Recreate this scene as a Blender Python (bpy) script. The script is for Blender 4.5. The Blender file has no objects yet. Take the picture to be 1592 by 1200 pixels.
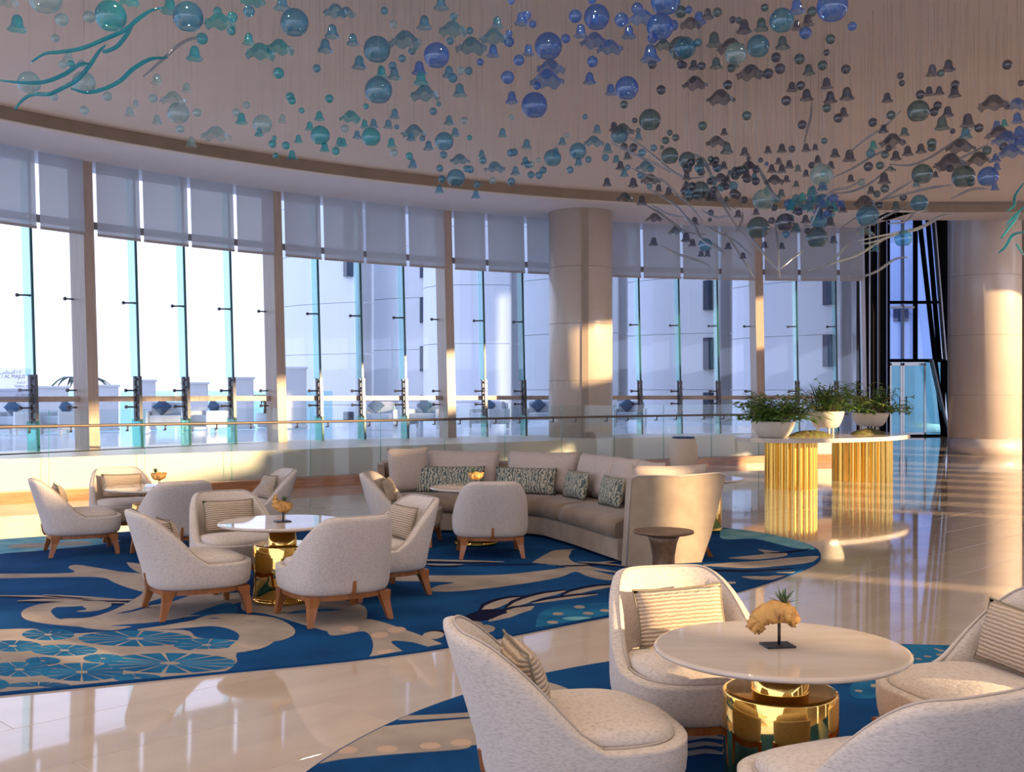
import bpy, bmesh, math, random
import numpy as np
from mathutils import Vector, Matrix

# ------------------------------------------------------------------ camera, sky, sun, exposure
scn = bpy.context.scene
C = scn.collection
F, EYE, HOR = 1700.0, 1.6, 612.0          # focal length in pixels, eye height, horizon row (1592 x 1200 frame)
cam_d = bpy.data.cameras.new('camera'); cam = bpy.data.objects.new('camera', cam_d); C.objects.link(cam)
cam.location = (0, 0, EYE); cam.rotation_euler = (math.pi/2, 0, 0)
cam_d.sensor_width = 36; cam_d.lens = 36*F/1592; cam_d.shift_y = (HOR-600)/1592
cam_d.clip_start = 0.05; cam_d.clip_end = 6000
scn.camera = cam
scn.view_settings.view_transform = 'Standard'; scn.view_settings.look = 'None'
scn.view_settings.exposure = 0.40; scn.view_settings.gamma = 1; scn.view_settings.use_curve_mapping = False
try:
    scn.cycles.transparent_max_bounces = 32; scn.cycles.max_bounces = 10
    scn.cycles.diffuse_bounces = 5; scn.cycles.glossy_bounces = 5; scn.cycles.sample_clamp_indirect = 6
except Exception: pass

w = bpy.data.worlds.new('sky'); scn.world = w; w.use_nodes = True
nt = w.node_tree; nt.nodes.clear()
o_ = nt.nodes.new('ShaderNodeOutputWorld'); bg = nt.nodes.new('ShaderNodeBackground')
tc = nt.nodes.new('ShaderNodeTexCoord'); sp = nt.nodes.new('ShaderNodeSeparateXYZ'); cr = nt.nodes.new('ShaderNodeValToRGB')
cr.color_ramp.elements[0].position = 0.0; cr.color_ramp.elements[0].color = (0.70, 0.74, 0.95, 1)
cr.color_ramp.elements[1].position = 0.6; cr.color_ramp.elements[1].color = (0.54, 0.66, 1.0, 1)
e = cr.color_ramp.elements.new(0.12); e.color = (0.72, 0.77, 0.98, 1)
nt.links.new(tc.outputs['Generated'], sp.inputs[0]); nt.links.new(sp.outputs['Z'], cr.inputs[0])
nt.links.new(cr.outputs[0], bg.inputs[0]); nt.links.new(bg.outputs[0], o_.inputs[0])
bg.inputs[1].default_value = 1.9

SUN_TRAVEL = Vector((-0.86, 0.50, -0.17)).normalized()
sd = bpy.data.lights.new('sun', 'SUN'); sd.energy = 8.5; sd.color = (1.0, 0.68, 0.36); sd.angle = math.radians(0.9)
sun = bpy.data.objects.new('sun', sd); C.objects.link(sun); sun.location = (30, -20, 20)
sun.rotation_euler = SUN_TRAVEL.to_track_quat('-Z', 'Y').to_euler()

R = random.Random(7)
PI = math.pi

# ------------------------------------------------------------------ helpers
def floor_point(px, py, z=0.0):
    d = F*(EYE-z)/(py-HOR); return ((px-796)*d/F, d)
def at_depth(px, py, d):
    return Vector(((px-796)*d/F, d, EYE+(HOR-py)*d/F))

def tag(o, label=None, cat=None, group=None, kind=None):
    if label: o['label'] = label
    if cat: o['category'] = cat
    if group: o['group'] = group
    if kind: o['kind'] = kind
    return o
def obj(name, me, m=None, parent=None, loc=None, rot=None, scale=None):
    if isinstance(me, bmesh.types.BMesh):
        b = me; me = bpy.data.meshes.new(name); b.to_mesh(me); b.free()
    if m is not None and not me.materials: me.materials.append(m)
    o = bpy.data.objects.new(name, me); C.objects.link(o)
    if parent is not None: o.parent = parent
    if loc is not None: o.location = loc
    if rot is not None: o.rotation_euler = rot
    if scale is not None: o.scale = scale
    return o
def thing(name, label, cat, loc=(0, 0, 0), rotz=0.0, group=None, kind=None):
    o = bpy.data.objects.new(name, None); C.objects.link(o)
    o.location = loc; o.rotation_euler = (0, 0, rotz); o.empty_display_size = 0.1
    return tag(o, label, cat, group, kind)
def dup(root, loc, rotz, label=None, group=None):
    r = root.copy(); C.objects.link(r); r.location = loc; r.rotation_euler = (0, 0, rotz)
    if label: r['label'] = label
    if group: r['group'] = group
    for ch in list(root.children):
        c = ch.copy(); C.objects.link(c); c.parent = r
        for g in list(ch.children):
            d = g.copy(); C.objects.link(d); d.parent = c
    return r
def mesh_from(verts, faces, name='mesh', smooth=False):
    me = bpy.data.meshes.new(name); me.from_pydata([tuple(v) for v in verts], [], faces); me.update()
    bm = bmesh.new(); bm.from_mesh(me); bmesh.ops.recalc_face_normals(bm, faces=bm.faces); bm.to_mesh(me); bm.free()
    if smooth:
        me.shade_smooth()
        for p in me.polygons:
            if p.loop_total > 4: p.use_smooth = False      # flat end caps stay flat
    return me
def box_me(sx, sy, sz, bev=0.0, c=(0, 0, 0), name='box', seg=1):
    bm = bmesh.new(); bmesh.ops.create_cube(bm, size=1)
    for v in bm.verts: v.co = Vector((v.co.x*sx+c[0], v.co.y*sy+c[1], v.co.z*sz+c[2]))
    if bev > 0: bmesh.ops.bevel(bm, geom=bm.edges[:], offset=bev, segments=seg, profile=0.6, affect='EDGES')
    me = bpy.data.meshes.new(name); bm.to_mesh(me); bm.free(); return me
def bx(bm, sx, sy, sz, c, M=None):
    r = bmesh.ops.create_cube(bm, size=1)
    for v in r['verts']:
        p = Vector((v.co.x*sx+c[0], v.co.y*sy+c[1], v.co.z*sz+c[2])); v.co = M @ p if M else p
def loft(rings, cap0=True, cap1=True, closed=True, smooth=True, name='loft'):
    n = len(rings[0]); V = []; Fc = []
    for r in rings: V += [tuple(p) for p in r]
    m = len(rings)
    for i in range(m-1):
        for j in range(n if closed else n-1):
            k = (j+1) % n
            Fc.append((i*n+j, i*n+k, (i+1)*n+k, (i+1)*n+j))
    if cap0: Fc.append(tuple(range(n-1, -1, -1)))
    if cap1: Fc.append(tuple((m-1)*n+j for j in range(n)))
    return mesh_from(V, Fc, name, smooth)
def lathe(prof, n=32, name='lathe', ruffle=None, cap0=True, cap1=True, smooth=True):
    rings = []
    for i, (r, z) in enumerate(prof):
        ring = []
        for j in range(n):
            a = 2*PI*j/n; rr, zz = r, z
            if ruffle: rr, zz = ruffle(i, a, r, z)
            ring.append((rr*math.cos(a), rr*math.sin(a), zz))
        rings.append(ring)
    return loft(rings, cap0, cap1, True, smooth, name)
def catmull(pts, n=6):
    P = [Vector(p) for p in pts]; P = [P[0]*2-P[1]] + P + [P[-1]*2-P[-2]]; out = []
    for i in range(1, len(P)-2):
        for k in range(n):
            t = k/n; a, b, c, d = P[i-1], P[i], P[i+1], P[i+2]
            out.append(0.5*((2*b)+(c-a)*t+(2*a-5*b+4*c-d)*t*t+(3*b-a-3*c+d)*t**3))
    out.append(P[-2]); return out
def tube_me(path, rad, n=8, name='tube'):
    rings = []; m = len(path)
    up0 = Vector((0, 0, 1))
    for i, p in enumerate(path):
        t = (path[min(i+1, m-1)]-path[max(i-1, 0)])
        t = t.normalized() if t.length > 1e-9 else Vector((0, 0, 1))
        up = up0 if abs(t.dot(up0)) < 0.95 else Vector((0, 1, 0))
        a = t.cross(up).normalized(); b = t.cross(a).normalized()
        r = rad(i/(m-1)) if callable(rad) else rad
        rings.append([p+a*r*math.cos(2*PI*j/n)+b*r*math.sin(2*PI*j/n) for j in range(n)])
    return loft(rings, True, True, True, True, name)
def prism_me(outline, z0, z1, name='prism'):
    n = len(outline); V = [(x, y, z0) for x, y in outline]+[(x, y, z1) for x, y in outline]
    Fc = [tuple(range(n-1, -1, -1)), tuple(range(n, 2*n))]+[(j, (j+1) % n, n+(j+1) % n, n+j) for j in range(n)]
    return mesh_from(V, Fc, name)
def pillow_me(wd, ht, th, n=14, m=10, pinch=0.06, name='pillow', seed=0):
    rr = random.Random(seed); V = []; Fc = []; idx = {}
    for s in (1, -1):
        for i in range(n+1):
            for j in range(m+1):
                u = -1+2*i/n; v = -1+2*j/m
                edge = i in (0, n) or j in (0, m)
                if edge and s == -1: idx[(s, i, j)] = idx[(1, i, j)]; continue
                k = max(0, (1-abs(u)**2.6))**0.55*max(0, (1-abs(v)**2.6))**0.55
                x = u*wd/2*(1-pinch*(1-v*v)); z = v*ht/2*(1-pinch*1.3*(1-u*u))
                y = s*th/2*k*(1+0.06*rr.uniform(-1, 1))
                idx[(s, i, j)] = len(V); V.append((x, y, z))
        for i in range(n):
            for j in range(m):
                q = (idx[(s, i, j)], idx[(s, i+1, j)], idx[(s, i+1, j+1)], idx[(s, i, j+1)])
                Fc.append(q if s == -1 else q[::-1])
    return mesh_from(V, Fc, name, True)
def sup(a, W, D, e):
    c, s = math.cos(a), math.sin(a)
    return W*math.copysign(abs(c)**(2/e), c), D*math.copysign(abs(s)**(2/e), s)

# ------------------------------------------------------------------ materials
def new_mat(name):
    m = bpy.data.materials.new(name); m.use_nodes = True; n = m.node_tree.nodes; n.clear()
    out = n.new('ShaderNodeOutputMaterial'); return m, m.node_tree, out
def mat(name, col, rough=0.5, metal=0.0, col2=None, scale=8.0, stretch=(1, 1, 1), ramp=(0.35, 0.65), bump=0.0, bscale=None,
        coat=0.0, sheen=0.0, spec=0.5, wave=None, detail=4.0, rand=0.0, emit=None):
    m, t, out = new_mat(name); N = t.nodes; L = t.links
    b = N.new('ShaderNodeBsdfPrincipled'); L.new(b.outputs[0], out.inputs[0])
    b.inputs['Base Color'].default_value = (*col, 1); b.inputs['Roughness'].default_value = rough; b.inputs['Metallic'].default_value = metal
    b.inputs['Coat Weight'].default_value = coat; b.inputs['Coat Roughness'].default_value = 0.04
    b.inputs['Sheen Weight'].default_value = sheen; b.inputs['Specular IOR Level'].default_value = spec
    if emit: b.inputs['Emission Color'].default_value = (*emit[0], 1); b.inputs['Emission Strength'].default_value = emit[1]
    tc = N.new('ShaderNodeTexCoord'); mp = N.new('ShaderNodeMapping'); L.new(tc.outputs['Object'], mp.inputs[0]); mp.inputs['Scale'].default_value = stretch
    last = None
    if col2 is not None:
        if wave:
            tx = N.new('ShaderNodeTexWave'); tx.wave_type = 'BANDS'; tx.bands_direction = wave[0]
            tx.inputs['Scale'].default_value = scale; tx.inputs['Distortion'].default_value = wave[1]
            tx.inputs['Detail'].default_value = 2; tx.inputs['Detail Scale'].default_value = wave[2]; fac = tx.outputs['Fac']
        else:
            tx = N.new('ShaderNodeTexNoise'); tx.inputs['Scale'].default_value = scale; tx.inputs['Detail'].default_value = detail; fac = tx.outputs['Fac']
        L.new(mp.outputs[0], tx.inputs['Vector'])
        r = N.new('ShaderNodeValToRGB'); r.color_ramp.elements[0].position = ramp[0]; r.color_ramp.elements[1].position = ramp[1]
        r.color_ramp.elements[0].color = (*col2, 1); r.color_ramp.elements[1].color = (*col, 1)
        L.new(fac, r.inputs[0]); last = r.outputs[0]
        if rand:
            oi = N.new('ShaderNodeObjectInfo'); mr = N.new('ShaderNodeMapRange'); L.new(oi.outputs['Random'], mr.inputs[0])
            mr.inputs[3].default_value = 1-rand; mr.inputs[4].default_value = 1+rand*0.4
            mx = N.new('ShaderNodeVectorMath'); mx.operation = 'SCALE'; L.new(last, mx.inputs[0]); L.new(mr.outputs[0], mx.inputs['Scale']); last = mx.outputs[0]
        L.new(last, b.inputs['Base Color'])
        if bump and bscale is None:
            bp = N.new('ShaderNodeBump'); bp.inputs['Strength'].default_value = bump; bp.inputs['Distance'].default_value = 0.01
            L.new(fac, bp.inputs['Height']); L.new(bp.outputs[0], b.inputs['Normal'])
    if bump and bscale is not None:
        nz = N.new('ShaderNodeTexNoise'); nz.inputs['Scale'].default_value = bscale; nz.inputs['Detail'].default_value = 3
        L.new(mp.outputs[0], nz.inputs['Vector'])
        bp = N.new('ShaderNodeBump'); bp.inputs['Strength'].default_value = bump; bp.inputs['Distance'].default_value = 0.01
        L.new(nz.outputs['Fac'], bp.inputs['Height']); L.new(bp.outputs[0], b.inputs['Normal'])
    return m
def glass_mat(name, tint, gloss=0.9, ior=1.45, body=0.0, bodycol=(1, 1, 1), rough=0.02, rim=None):
    """thin glass: tinted transmission + fresnel reflection (+ a little coloured body); rim: longer path through the shell at grazing angles"""
    m, t, out = new_mat(name); N = t.nodes; L = t.links
    tr = N.new('ShaderNodeBsdfTransparent'); tr.inputs[0].default_value = (*tint, 1)
    cur = tr.outputs[0]
    if rim:
        lw = N.new('ShaderNodeLayerWeight'); lw.inputs['Blend'].default_value = 0.35
        rp = N.new('ShaderNodeValToRGB'); rp.color_ramp.elements[0].position = 0.12; rp.color_ramp.elements[1].position = 0.80
        rp.color_ramp.elements[0].color = (*tint, 1); rp.color_ramp.elements[1].color = (*rim, 1)
        L.new(lw.outputs['Facing'], rp.inputs[0]); L.new(rp.outputs[0], tr.inputs[0])
    if body:
        df = N.new('ShaderNodeBsdfDiffuse'); df.inputs[0].default_value = (*bodycol, 1)
        tl = N.new('ShaderNodeBsdfTranslucent'); tl.inputs[0].default_value = (*bodycol, 1)
        m0 = N.new('ShaderNodeMixShader'); L.new(df.outputs[0], m0.inputs[1]); L.new(tl.outputs[0], m0.inputs[2]); m0.inputs[0].default_value = 0.5
        m1 = N.new('ShaderNodeMixShader'); m1.inputs[0].default_value = body; L.new(cur, m1.inputs[1]); L.new(m0.outputs[0], m1.inputs[2]); cur = m1.outputs[0]
    gl = N.new('ShaderNodeBsdfGlossy'); gl.inputs['Roughness'].default_value = rough; gl.inputs[0].default_value = (gloss, gloss, gloss, 1)
    fr = N.new('ShaderNodeFresnel')
    ge = N.new('ShaderNodeNewGeometry'); mi = N.new('ShaderNodeMix'); mi.data_type = 'FLOAT'   # same outward index seen from either side of the sheet
    mi.inputs[2].default_value = ior; mi.inputs[3].default_value = 1/ior; L.new(ge.outputs['Backfacing'], mi.inputs[0]); L.new(mi.outputs[0], fr.inputs[0])
    mx = N.new('ShaderNodeMixShader'); L.new(fr.outputs[0], mx.inputs[0]); L.new(cur, mx.inputs[1]); L.new(gl.outputs[0], mx.inputs[2])
    L.new(mx.outputs[0], out.inputs[0]); return m

M = {}
M['tile'] = mat('polished_marble', (0.59, 0.495, 0.41), 0.045, col2=(0.53, 0.44, 0.365), scale=1.3, stretch=(1, 3, 1), rand=0.05, spec=0.75, bump=0.02, bscale=2.5)
M['grout'] = mat('grout', (0.50, 0.42, 0.35), 0.6)
M['plaster'] = mat('ceiling_plaster', (0.74, 0.665, 0.61), 0.75, col2=(0.71, 0.635, 0.58), scale=0.8)
M['soffit'] = mat('soffit_skylight_tint', (0.72, 0.70, 0.75), 0.7)  # bluish cast of the skylight is put into this colour
M['trim'] = mat('bronze_trim', (0.30, 0.23, 0.17), 0.45, col2=(0.26, 0.20, 0.14), scale=3)
M['cream_wall'] = mat('cream_wall', (0.74, 0.68, 0.60), 0.35, col2=(0.70, 0.64, 0.56), scale=0.9)
M['column'] = mat('stone_column', (0.68, 0.58, 0.49), 0.28, col2=(0.64, 0.54, 0.45), scale=1.2, coat=0.3)
M['groove'] = mat('column_groove', (0.36, 0.29, 0.23), 0.5)
M['mullion'] = mat('mullion_wood', (0.50, 0.40, 0.33), 0.4, col2=(0.44, 0.34, 0.28), scale=3, stretch=(6, 6, 0.4))
M['base_wood'] = mat('base_wood', (0.46, 0.20, 0.07), 0.3, col2=(0.32, 0.13, 0.045), scale=2.5, stretch=(1, 1, 12), coat=0.3)
M['leg_wood'] = mat('leg_wood', (0.38, 0.14, 0.04), 0.32, col2=(0.27, 0.095, 0.028), scale=9, stretch=(3, 3, 0.5), coat=0.2)
M['pier'] = mat('pier_stone', (0.36, 0.24, 0.15), 0.5, col2=(0.30, 0.20, 0.12), scale=2)
M['fabric'] = mat('bouclé_fabric', (0.64, 0.565, 0.51), 0.9, col2=(0.47, 0.405, 0.37), scale=125, stretch=(0.45, 0.45, 1.5), ramp=(0.30, 0.54), sheen=0.25, bump=0.25, detail=6)
M['piping'] = mat('piping', (0.50, 0.43, 0.38), 0.9, sheen=0.2)
M['pleat'] = mat('pleated_fabric', (0.62, 0.50, 0.38), 0.85, col2=(0.33, 0.23, 0.15), scale=18, wave=('Z', 1.6, 1.5), ramp=(0.06, 0.34), bump=0.8, sheen=0.2)
M['pleat_edge'] = mat('pillow_edge', (0.22, 0.19, 0.13), 0.85)
M['velvet'] = mat('taupe_velvet', (0.27, 0.195, 0.135), 0.75, col2=(0.19, 0.135, 0.09), scale=5, sheen=0.25, bump=0.05)
M['velvet_light'] = mat('taupe_velvet_base', (0.40, 0.32, 0.24), 0.8, col2=(0.33, 0.26, 0.19), scale=6, sheen=0.3)
M['linen'] = mat('linen_cushion', (0.54, 0.45, 0.39), 0.9, col2=(0.46, 0.38, 0.33), scale=60, stretch=(2, 2, 0.4), sheen=0.2, bump=0.1)
M['ikat'] = mat('zigzag_weave', (0.46, 0.43, 0.33), 0.85, col2=(0.07, 0.11, 0.11), scale=8.5, stretch=(1.0, 1, 1), wave=('X', 9.0, 2.5), ramp=(0.30, 0.62), bump=0.2)
M['marble'] = mat('table_marble', (0.66, 0.58, 0.51), 0.05, col2=(0.58, 0.50, 0.43), scale=2.6, stretch=(0.7, 3, 1), spec=0.7)
M['rim'] = mat('table_rim', (0.70, 0.62, 0.56), 0.2)
M['rim_under'] = mat('table_underside', (0.34, 0.23, 0.14), 0.4)
M['gold'] = mat('polished_brass', (0.92, 0.60, 0.17), 0.05, 1.0)
M['gold_flute'] = mat('fluted_brass', (0.90, 0.55, 0.12), 0.22, 1.0)
M['brown_bronze'] = mat('brown_bronze', (0.20, 0.12, 0.07), 0.38, 0.4, col2=(0.15, 0.09, 0.05), scale=30)
M['black_metal'] = mat('black_metal', (0.025, 0.025, 0.028), 0.4, 0.5)
M['steel'] = mat('brushed_steel', (0.42, 0.41, 0.41), 0.3, 0.9)
M['rail_bronze'] = mat('rail_bronze', (0.16, 0.13, 0.11), 0.5, 0.5)
M['dark_steel'] = mat('dark_steel', (0.12, 0.12, 0.13), 0.35, 0.8)
M['driftwood'] = mat('driftwood', (0.66, 0.37, 0.11), 0.6, col2=(0.36, 0.16, 0.05), scale=22, ramp=(0.30, 0.55), bump=0.6)
M['succulent'] = mat('succulent_leaf', (0.10, 0.17, 0.08), 0.5, col2=(0.05, 0.09, 0.05), scale=8)
M['ceramic'] = mat('white_ceramic', (0.78, 0.72, 0.62), 0.45, col2=(0.72, 0.66, 0.56), scale=5)
M['urn'] = mat('urn_ceramic', (0.72, 0.62, 0.48), 0.5)
M['navy_rim'] = mat('navy_rim', (0.02, 0.05, 0.22), 0.4)
M['leaf'] = mat('leaf_green', (0.20, 0.36, 0.06), 0.5, col2=(0.09, 0.20, 0.035), scale=6)
M['leaf_lime'] = mat('leaf_lime', (0.30, 0.36, 0.06), 0.5, col2=(0.16, 0.24, 0.04), scale=6)
M['leaf_dark'] = mat('leaf_dark', (0.05, 0.10, 0.045), 0.5, col2=(0.03, 0.06, 0.03), scale=6)
M['twig'] = mat('twig', (0.20, 0.11, 0.06), 0.8)
M['moss'] = mat('moss', (0.14, 0.17, 0.035), 0.95, col2=(0.10, 0.06, 0.03), scale=18, ramp=(0.4, 0.6))
M['console_marble'] = mat('console_marble', (0.78, 0.71, 0.62), 0.1, col2=(0.70, 0.62, 0.54), scale=2)
M['rug'] = mat('rug_blue', (0.010, 0.080, 0.24), 0.95, col2=(0.005, 0.042, 0.145), scale=1.6, ramp=(0.3, 0.7), bump=0.3, bscale=260, spec=0.05)
M['rug_cream'] = mat('rug_cream', (0.40, 0.345, 0.30), 0.95, col2=(0.29, 0.25, 0.225), scale=2.6, bump=0.4, bscale=240, spec=0.05)
M['rug_navy'] = mat('rug_navy', (0.006, 0.008, 0.035), 0.95, spec=0.05)
M['rug_teal'] = mat('rug_teal', (0.022, 0.17, 0.34), 0.95, col2=(0.010, 0.09, 0.23), scale=3, bump=0.3, bscale=240, spec=0.05)
M['rug_light'] = mat('rug_pale_teal', (0.25, 0.48, 0.52), 0.95, col2=(0.10, 0.33, 0.46), scale=4, bump=0.3, bscale=240, spec=0.05)
M['rug_salmon'] = mat('rug_salmon', (0.50, 0.36, 0.28), 0.95, spec=0.05)
M['pane'] = glass_mat('window_pane', (0.89, 0.91, 0.945), 0.9, 1.4)
M['rail_glass'] = glass_mat('balustrade_glass', (0.93, 0.97, 0.965), 0.9, 1.38)
M['fin'] = glass_mat('fin_glass', (0.72, 0.95, 0.95), 0.8, 1.3, 0.06, (0.4, 0.85, 0.85))
M['fin_edge'] = mat('fin_edge', (0.01, 0.10, 0.11), 0.2)
M['fin_green'] = glass_mat('fin_lower_glass', (0.58, 0.88, 0.80), 0.8, 1.4, 0.10, (0.3, 0.65, 0.5))
M['blue_glass'] = glass_mat('blue_curtain_glass', (0.62, 0.72, 0.93), 0.9, 1.45)
M['teal_glass'] = glass_mat('teal_door_glass', (0.45, 0.72, 0.78), 0.9, 1.45, 0.15, (0.10, 0.35, 0.40))
M['out_glass'] = glass_mat('terrace_glass', (0.72, 0.90, 0.93), 0.9, 1.4)
M['terrace'] = mat('terrace_stone', (0.74, 0.75, 0.80), 0.12, col2=(0.68, 0.69, 0.75), scale=0.5)
M['sea'] = mat('sea_water', (0.10, 0.34, 0.48), 0.15, bump=0.2, bscale=0.6)
M['white_clad'] = mat('white_cladding', (0.90, 0.91, 0.93), 0.5, col2=(0.87, 0.88, 0.91), scale=0.15)
M['slot'] = mat('slot_glass', (0.05, 0.07, 0.11), 0.15)
M['white_paint'] = mat('white_paint', (0.85, 0.84, 0.82), 0.5)
M['out_cushion'] = mat('outdoor_cushion', (0.50, 0.52, 0.56), 0.85)
M['out_pillow'] = mat('outdoor_pillow', (0.06, 0.12, 0.20), 0.85)
M['black_frame'] = mat('black_frame', (0.010, 0.010, 0.012), 0.7, spec=0.0)
M['black_frame'].node_tree.nodes['Principled BSDF'].inputs['IOR'].default_value = 1.0
M['pale_strip'] = mat('pale_metal', (0.55, 0.60, 0.72), 0.35, 0.3)
M['sign_text'] = mat('sign_lettering', (0.25, 0.26, 0.32), 0.6)
M['sign'] = glass_mat('sign_acrylic', (0.88, 0.90, 0.95), 0.6, 1.3, 0.15, (0.8, 0.82, 0.9))
m_, t_, out_ = new_mat('roller_blind')
_tl = t_.nodes.new('ShaderNodeBsdfTranslucent'); _tl.inputs[0].default_value = (0.62, 0.60, 0.60, 1)
_df = t_.nodes.new('ShaderNodeBsdfDiffuse'); _df.inputs[0].default_value = (0.56, 0.54, 0.54, 1)
_tr = t_.nodes.new('ShaderNodeBsdfTransparent')
_m1 = t_.nodes.new('ShaderNodeMixShader'); _m1.inputs[0].default_value = 0.62; t_.links.new(_df.outputs[0], _m1.inputs[1]); t_.links.new(_tl.outputs[0], _m1.inputs[2])
_m2 = t_.nodes.new('ShaderNodeMixShader'); _m2.inputs[0].default_value = 0.26; t_.links.new(_m1.outputs[0], _m2.inputs[1]); t_.links.new(_tr.outputs[0], _m2.inputs[2])
t_.links.new(_m2.outputs[0], out_.inputs[0]); M['blind'] = m_
M['blind_hem'] = mat('blind_hem', (0.42, 0.39, 0.38), 0.6)
GL = {  # blown glass colours: (tint, rim, body)
 'T': ((0.42, 0.88, 0.92), (0.04, 0.45, 0.56), (0.04, 0.55, 0.64)),
 'C': ((0.82, 0.94, 0.95), (0.38, 0.66, 0.72), (0.40, 0.68, 0.72)),
 'B': ((0.48, 0.68, 0.97), (0.07, 0.22, 0.68), (0.10, 0.32, 0.85)),
 'S': ((0.52, 0.80, 0.92), (0.07, 0.32, 0.52), (0.10, 0.42, 0.62)),
 'G': ((0.52, 0.68, 0.72), (0.06, 0.15, 0.19), (0.08, 0.20, 0.24)),
 'P': ((0.46, 0.52, 0.64), (0.07, 0.09, 0.15), (0.10, 0.12, 0.19))}
GNAME = {'T': 'teal', 'C': 'pale aqua', 'B': 'cobalt blue', 'S': 'sea blue', 'G': 'dark grey-green', 'P': 'smoky dark grey'}
for k, (a, b, c) in GL.items(): M['glass'+k] = glass_mat('blown_glass_'+GNAME[k].replace(' ', '_').replace('-', '_'), a, 1.0, 1.75, 0.2, c, 0.03, b)
M['glass_tube'] = glass_mat('blown_glass_steel_grey', (0.62, 0.68, 0.75), 1.0, 2.2, 0.40, (0.42, 0.47, 0.53), 0.06)
M['glass_tubeT'] = glass_mat('blown_glass_turquoise', (0.25, 0.80, 0.88), 1.0, 1.6, 0.40, (0.02, 0.45, 0.55), 0.04)

# ------------------------------------------------------------------ structure: floor
CX, CY, RF = 8.38, 6.74, 20.1            # facade circle
RS = 17.5                                # inner edge of the soffit ring
PLAT = 0.64                              # raised walkway
ZS, ZC = 5.65, 5.84                      # soffit and ceiling heights
fl_o = tag(obj('floor', box_me(56, 60, 0.2, c=(6, 16, -0.125)), M['grout']), kind='structure')
def tile_visible(x, y):
    return y > 3.0 and abs(x) < 0.47*y+1.0
tl_me = box_me(1.3375, 0.6675, 0.025, 0.0012, name='tile'); tl_me.materials.append(M['tile'])
cs = math.cos(PI/4); near = []; far = []
for i in range(-45, 46):
    for j in range(-70, 71):
        u = i*1.34+(0.67 if j % 2 else 0); v = j*0.67+0.35
        x = u*cs - v*cs; y = u*cs + v*cs
        if -13 < x < 24 and -8 < y < 44:
            (near if tile_visible(x, y) and x < 0.30*y+6 else far).append((x, y))
near.sort(key=lambda p: p[0]**2+p[1]**2)
far += near[300:]; near = near[:300]
for x, y in near:
    o = obj('tile', tl_me, None, fl_o, (x, y, -0.0125), (0, 0, PI/4))
bm = bmesh.new()
Rz = Matrix.Rotation(PI/4, 4, 'Z')
for x, y in far: bx(bm, 1.3375, 0.6675, 0.025, (0, 0, 0), Matrix.Translation((x, y, -0.0125)) @ Rz)
tag(obj('tile_field', bm, M['tile'], fl_o), kind='stuff')

# ------------------------------------------------------------------ ceiling
def circ(r, a): return (CX+r*math.cos(a), CY+r*math.sin(a))
C2X, C2Y, R2 = 9.0, 3.2, 20.95           # circle of the ceiling recess
def circ2(r, a): return (C2X+r*math.cos(a), C2Y+r*math.sin(a))
outline = [(min(x, 15.75), y) for x, y in (circ2(R2+0.03, 2*PI*i/120) for i in range(120))]
ce = tag(obj('ceiling', prism_me(outline, ZC, ZC+0.3), M['plaster']), kind='structure')
def ring_part(name, inner, outer, z0, z1, n, m):
    ol = [inner(i/n) for i in range(n+1)]+[outer(1-i/n) for i in range(n+1)]
    return obj(name, prism_me(ol, z0, z1), m)
def rec(off): return lambda u: circ2(R2+off, math.radians(90+67*u))
fac = lambda u: circ(RF+0.8, math.radians(90+76*u))
tag(ring_part('ceiling_soffit', rec(0.10), fac, ZS, ZS+0.45, 90, M['soffit']), kind='structure')
tag(ring_part('trim_2', rec(0.0), rec(0.11), ZS-0.01, ZC-0.002, 90, M['trim']), kind='structure')
tag(ring_part('trim_3', rec(-0.03), rec(0.11), ZS-0.03, ZS-0.011, 90, M['cream_wall']), kind='structure')
tag(obj('ceiling_soffit_back', box_me(14, 0.9, 0.45, c=(CX+7, CY+RS+0.55, ZS+0.225)), M['soffit']), kind='structure')
tag(obj('trim_4', box_me(14, 0.11, 0.2, c=(CX+7, CY+RS+0.05, ZS+0.09)), M['trim']), kind='structure')
# recessed downlights in the ceiling over the seating
dl_trim = lathe([(0.105, -0.012), (0.125, -0.012), (0.125, 0.0), (0.105, 0.0), (0.105, -0.012)], 24, cap0=False, cap1=False); dl_lens = lathe([(0.104, -0.006), (0.104, -0.002)], 24)
M['lens'] = mat('lamp_lens', (1, 0.95, 0.88), 0.5, emit=((1.0, 0.84, 0.66), 3.0))
for ix, dx in enumerate((-6.0, -2.8, 0.4, 3.6, 6.8)):
    for iy, dy in enumerate((-3.0, 0.0, 3.0, 6.0, 9.0)):
        t = thing('downlight', 'round recessed ceiling downlight above the lounge seating', 'lamp', (dx, dy, ZC), 0, 'recessed downlights over the lounge')
        obj('trim_ring', dl_trim, M['white_paint'], t); obj('lens', dl_lens, M['lens'], t)
        ld = bpy.data.lights.new('downlight_lamp', 'AREA'); ld.shape = 'DISK'; ld.size = 0.2; ld.energy = 15; ld.color = (1.0, 0.78, 0.54); ld.spread = math.radians(150)
        lo = bpy.data.objects.new('downlight_lamp', ld); C.objects.link(lo); lo.parent = t; lo.location = (0, 0, -0.02)
# unseen hotel upper floors and side walls, added to keep sun off the wings
tag(obj('wall_shade_upper', box_me(24.7, 30, 40, c=(3.4, 10, 27)), M['white_clad']), kind='structure')
tag(obj('wall_shade_tower', box_me(13, 34, 50, c=(16.5, 42.5, 34.8)), M['white_clad']), kind='structure')
tag(obj('wall_shade_podium', box_me(0.6, 34, 10.2, c=(22.6, 44, 5.1)), M['white_clad']), kind='structure')
tag(obj('wall_fascia', box_me(14, 0.3, 4.6, c=(CX+7, CY+RS+1.15, ZS+2.3)), M['soffit']), kind='structure')

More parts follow.
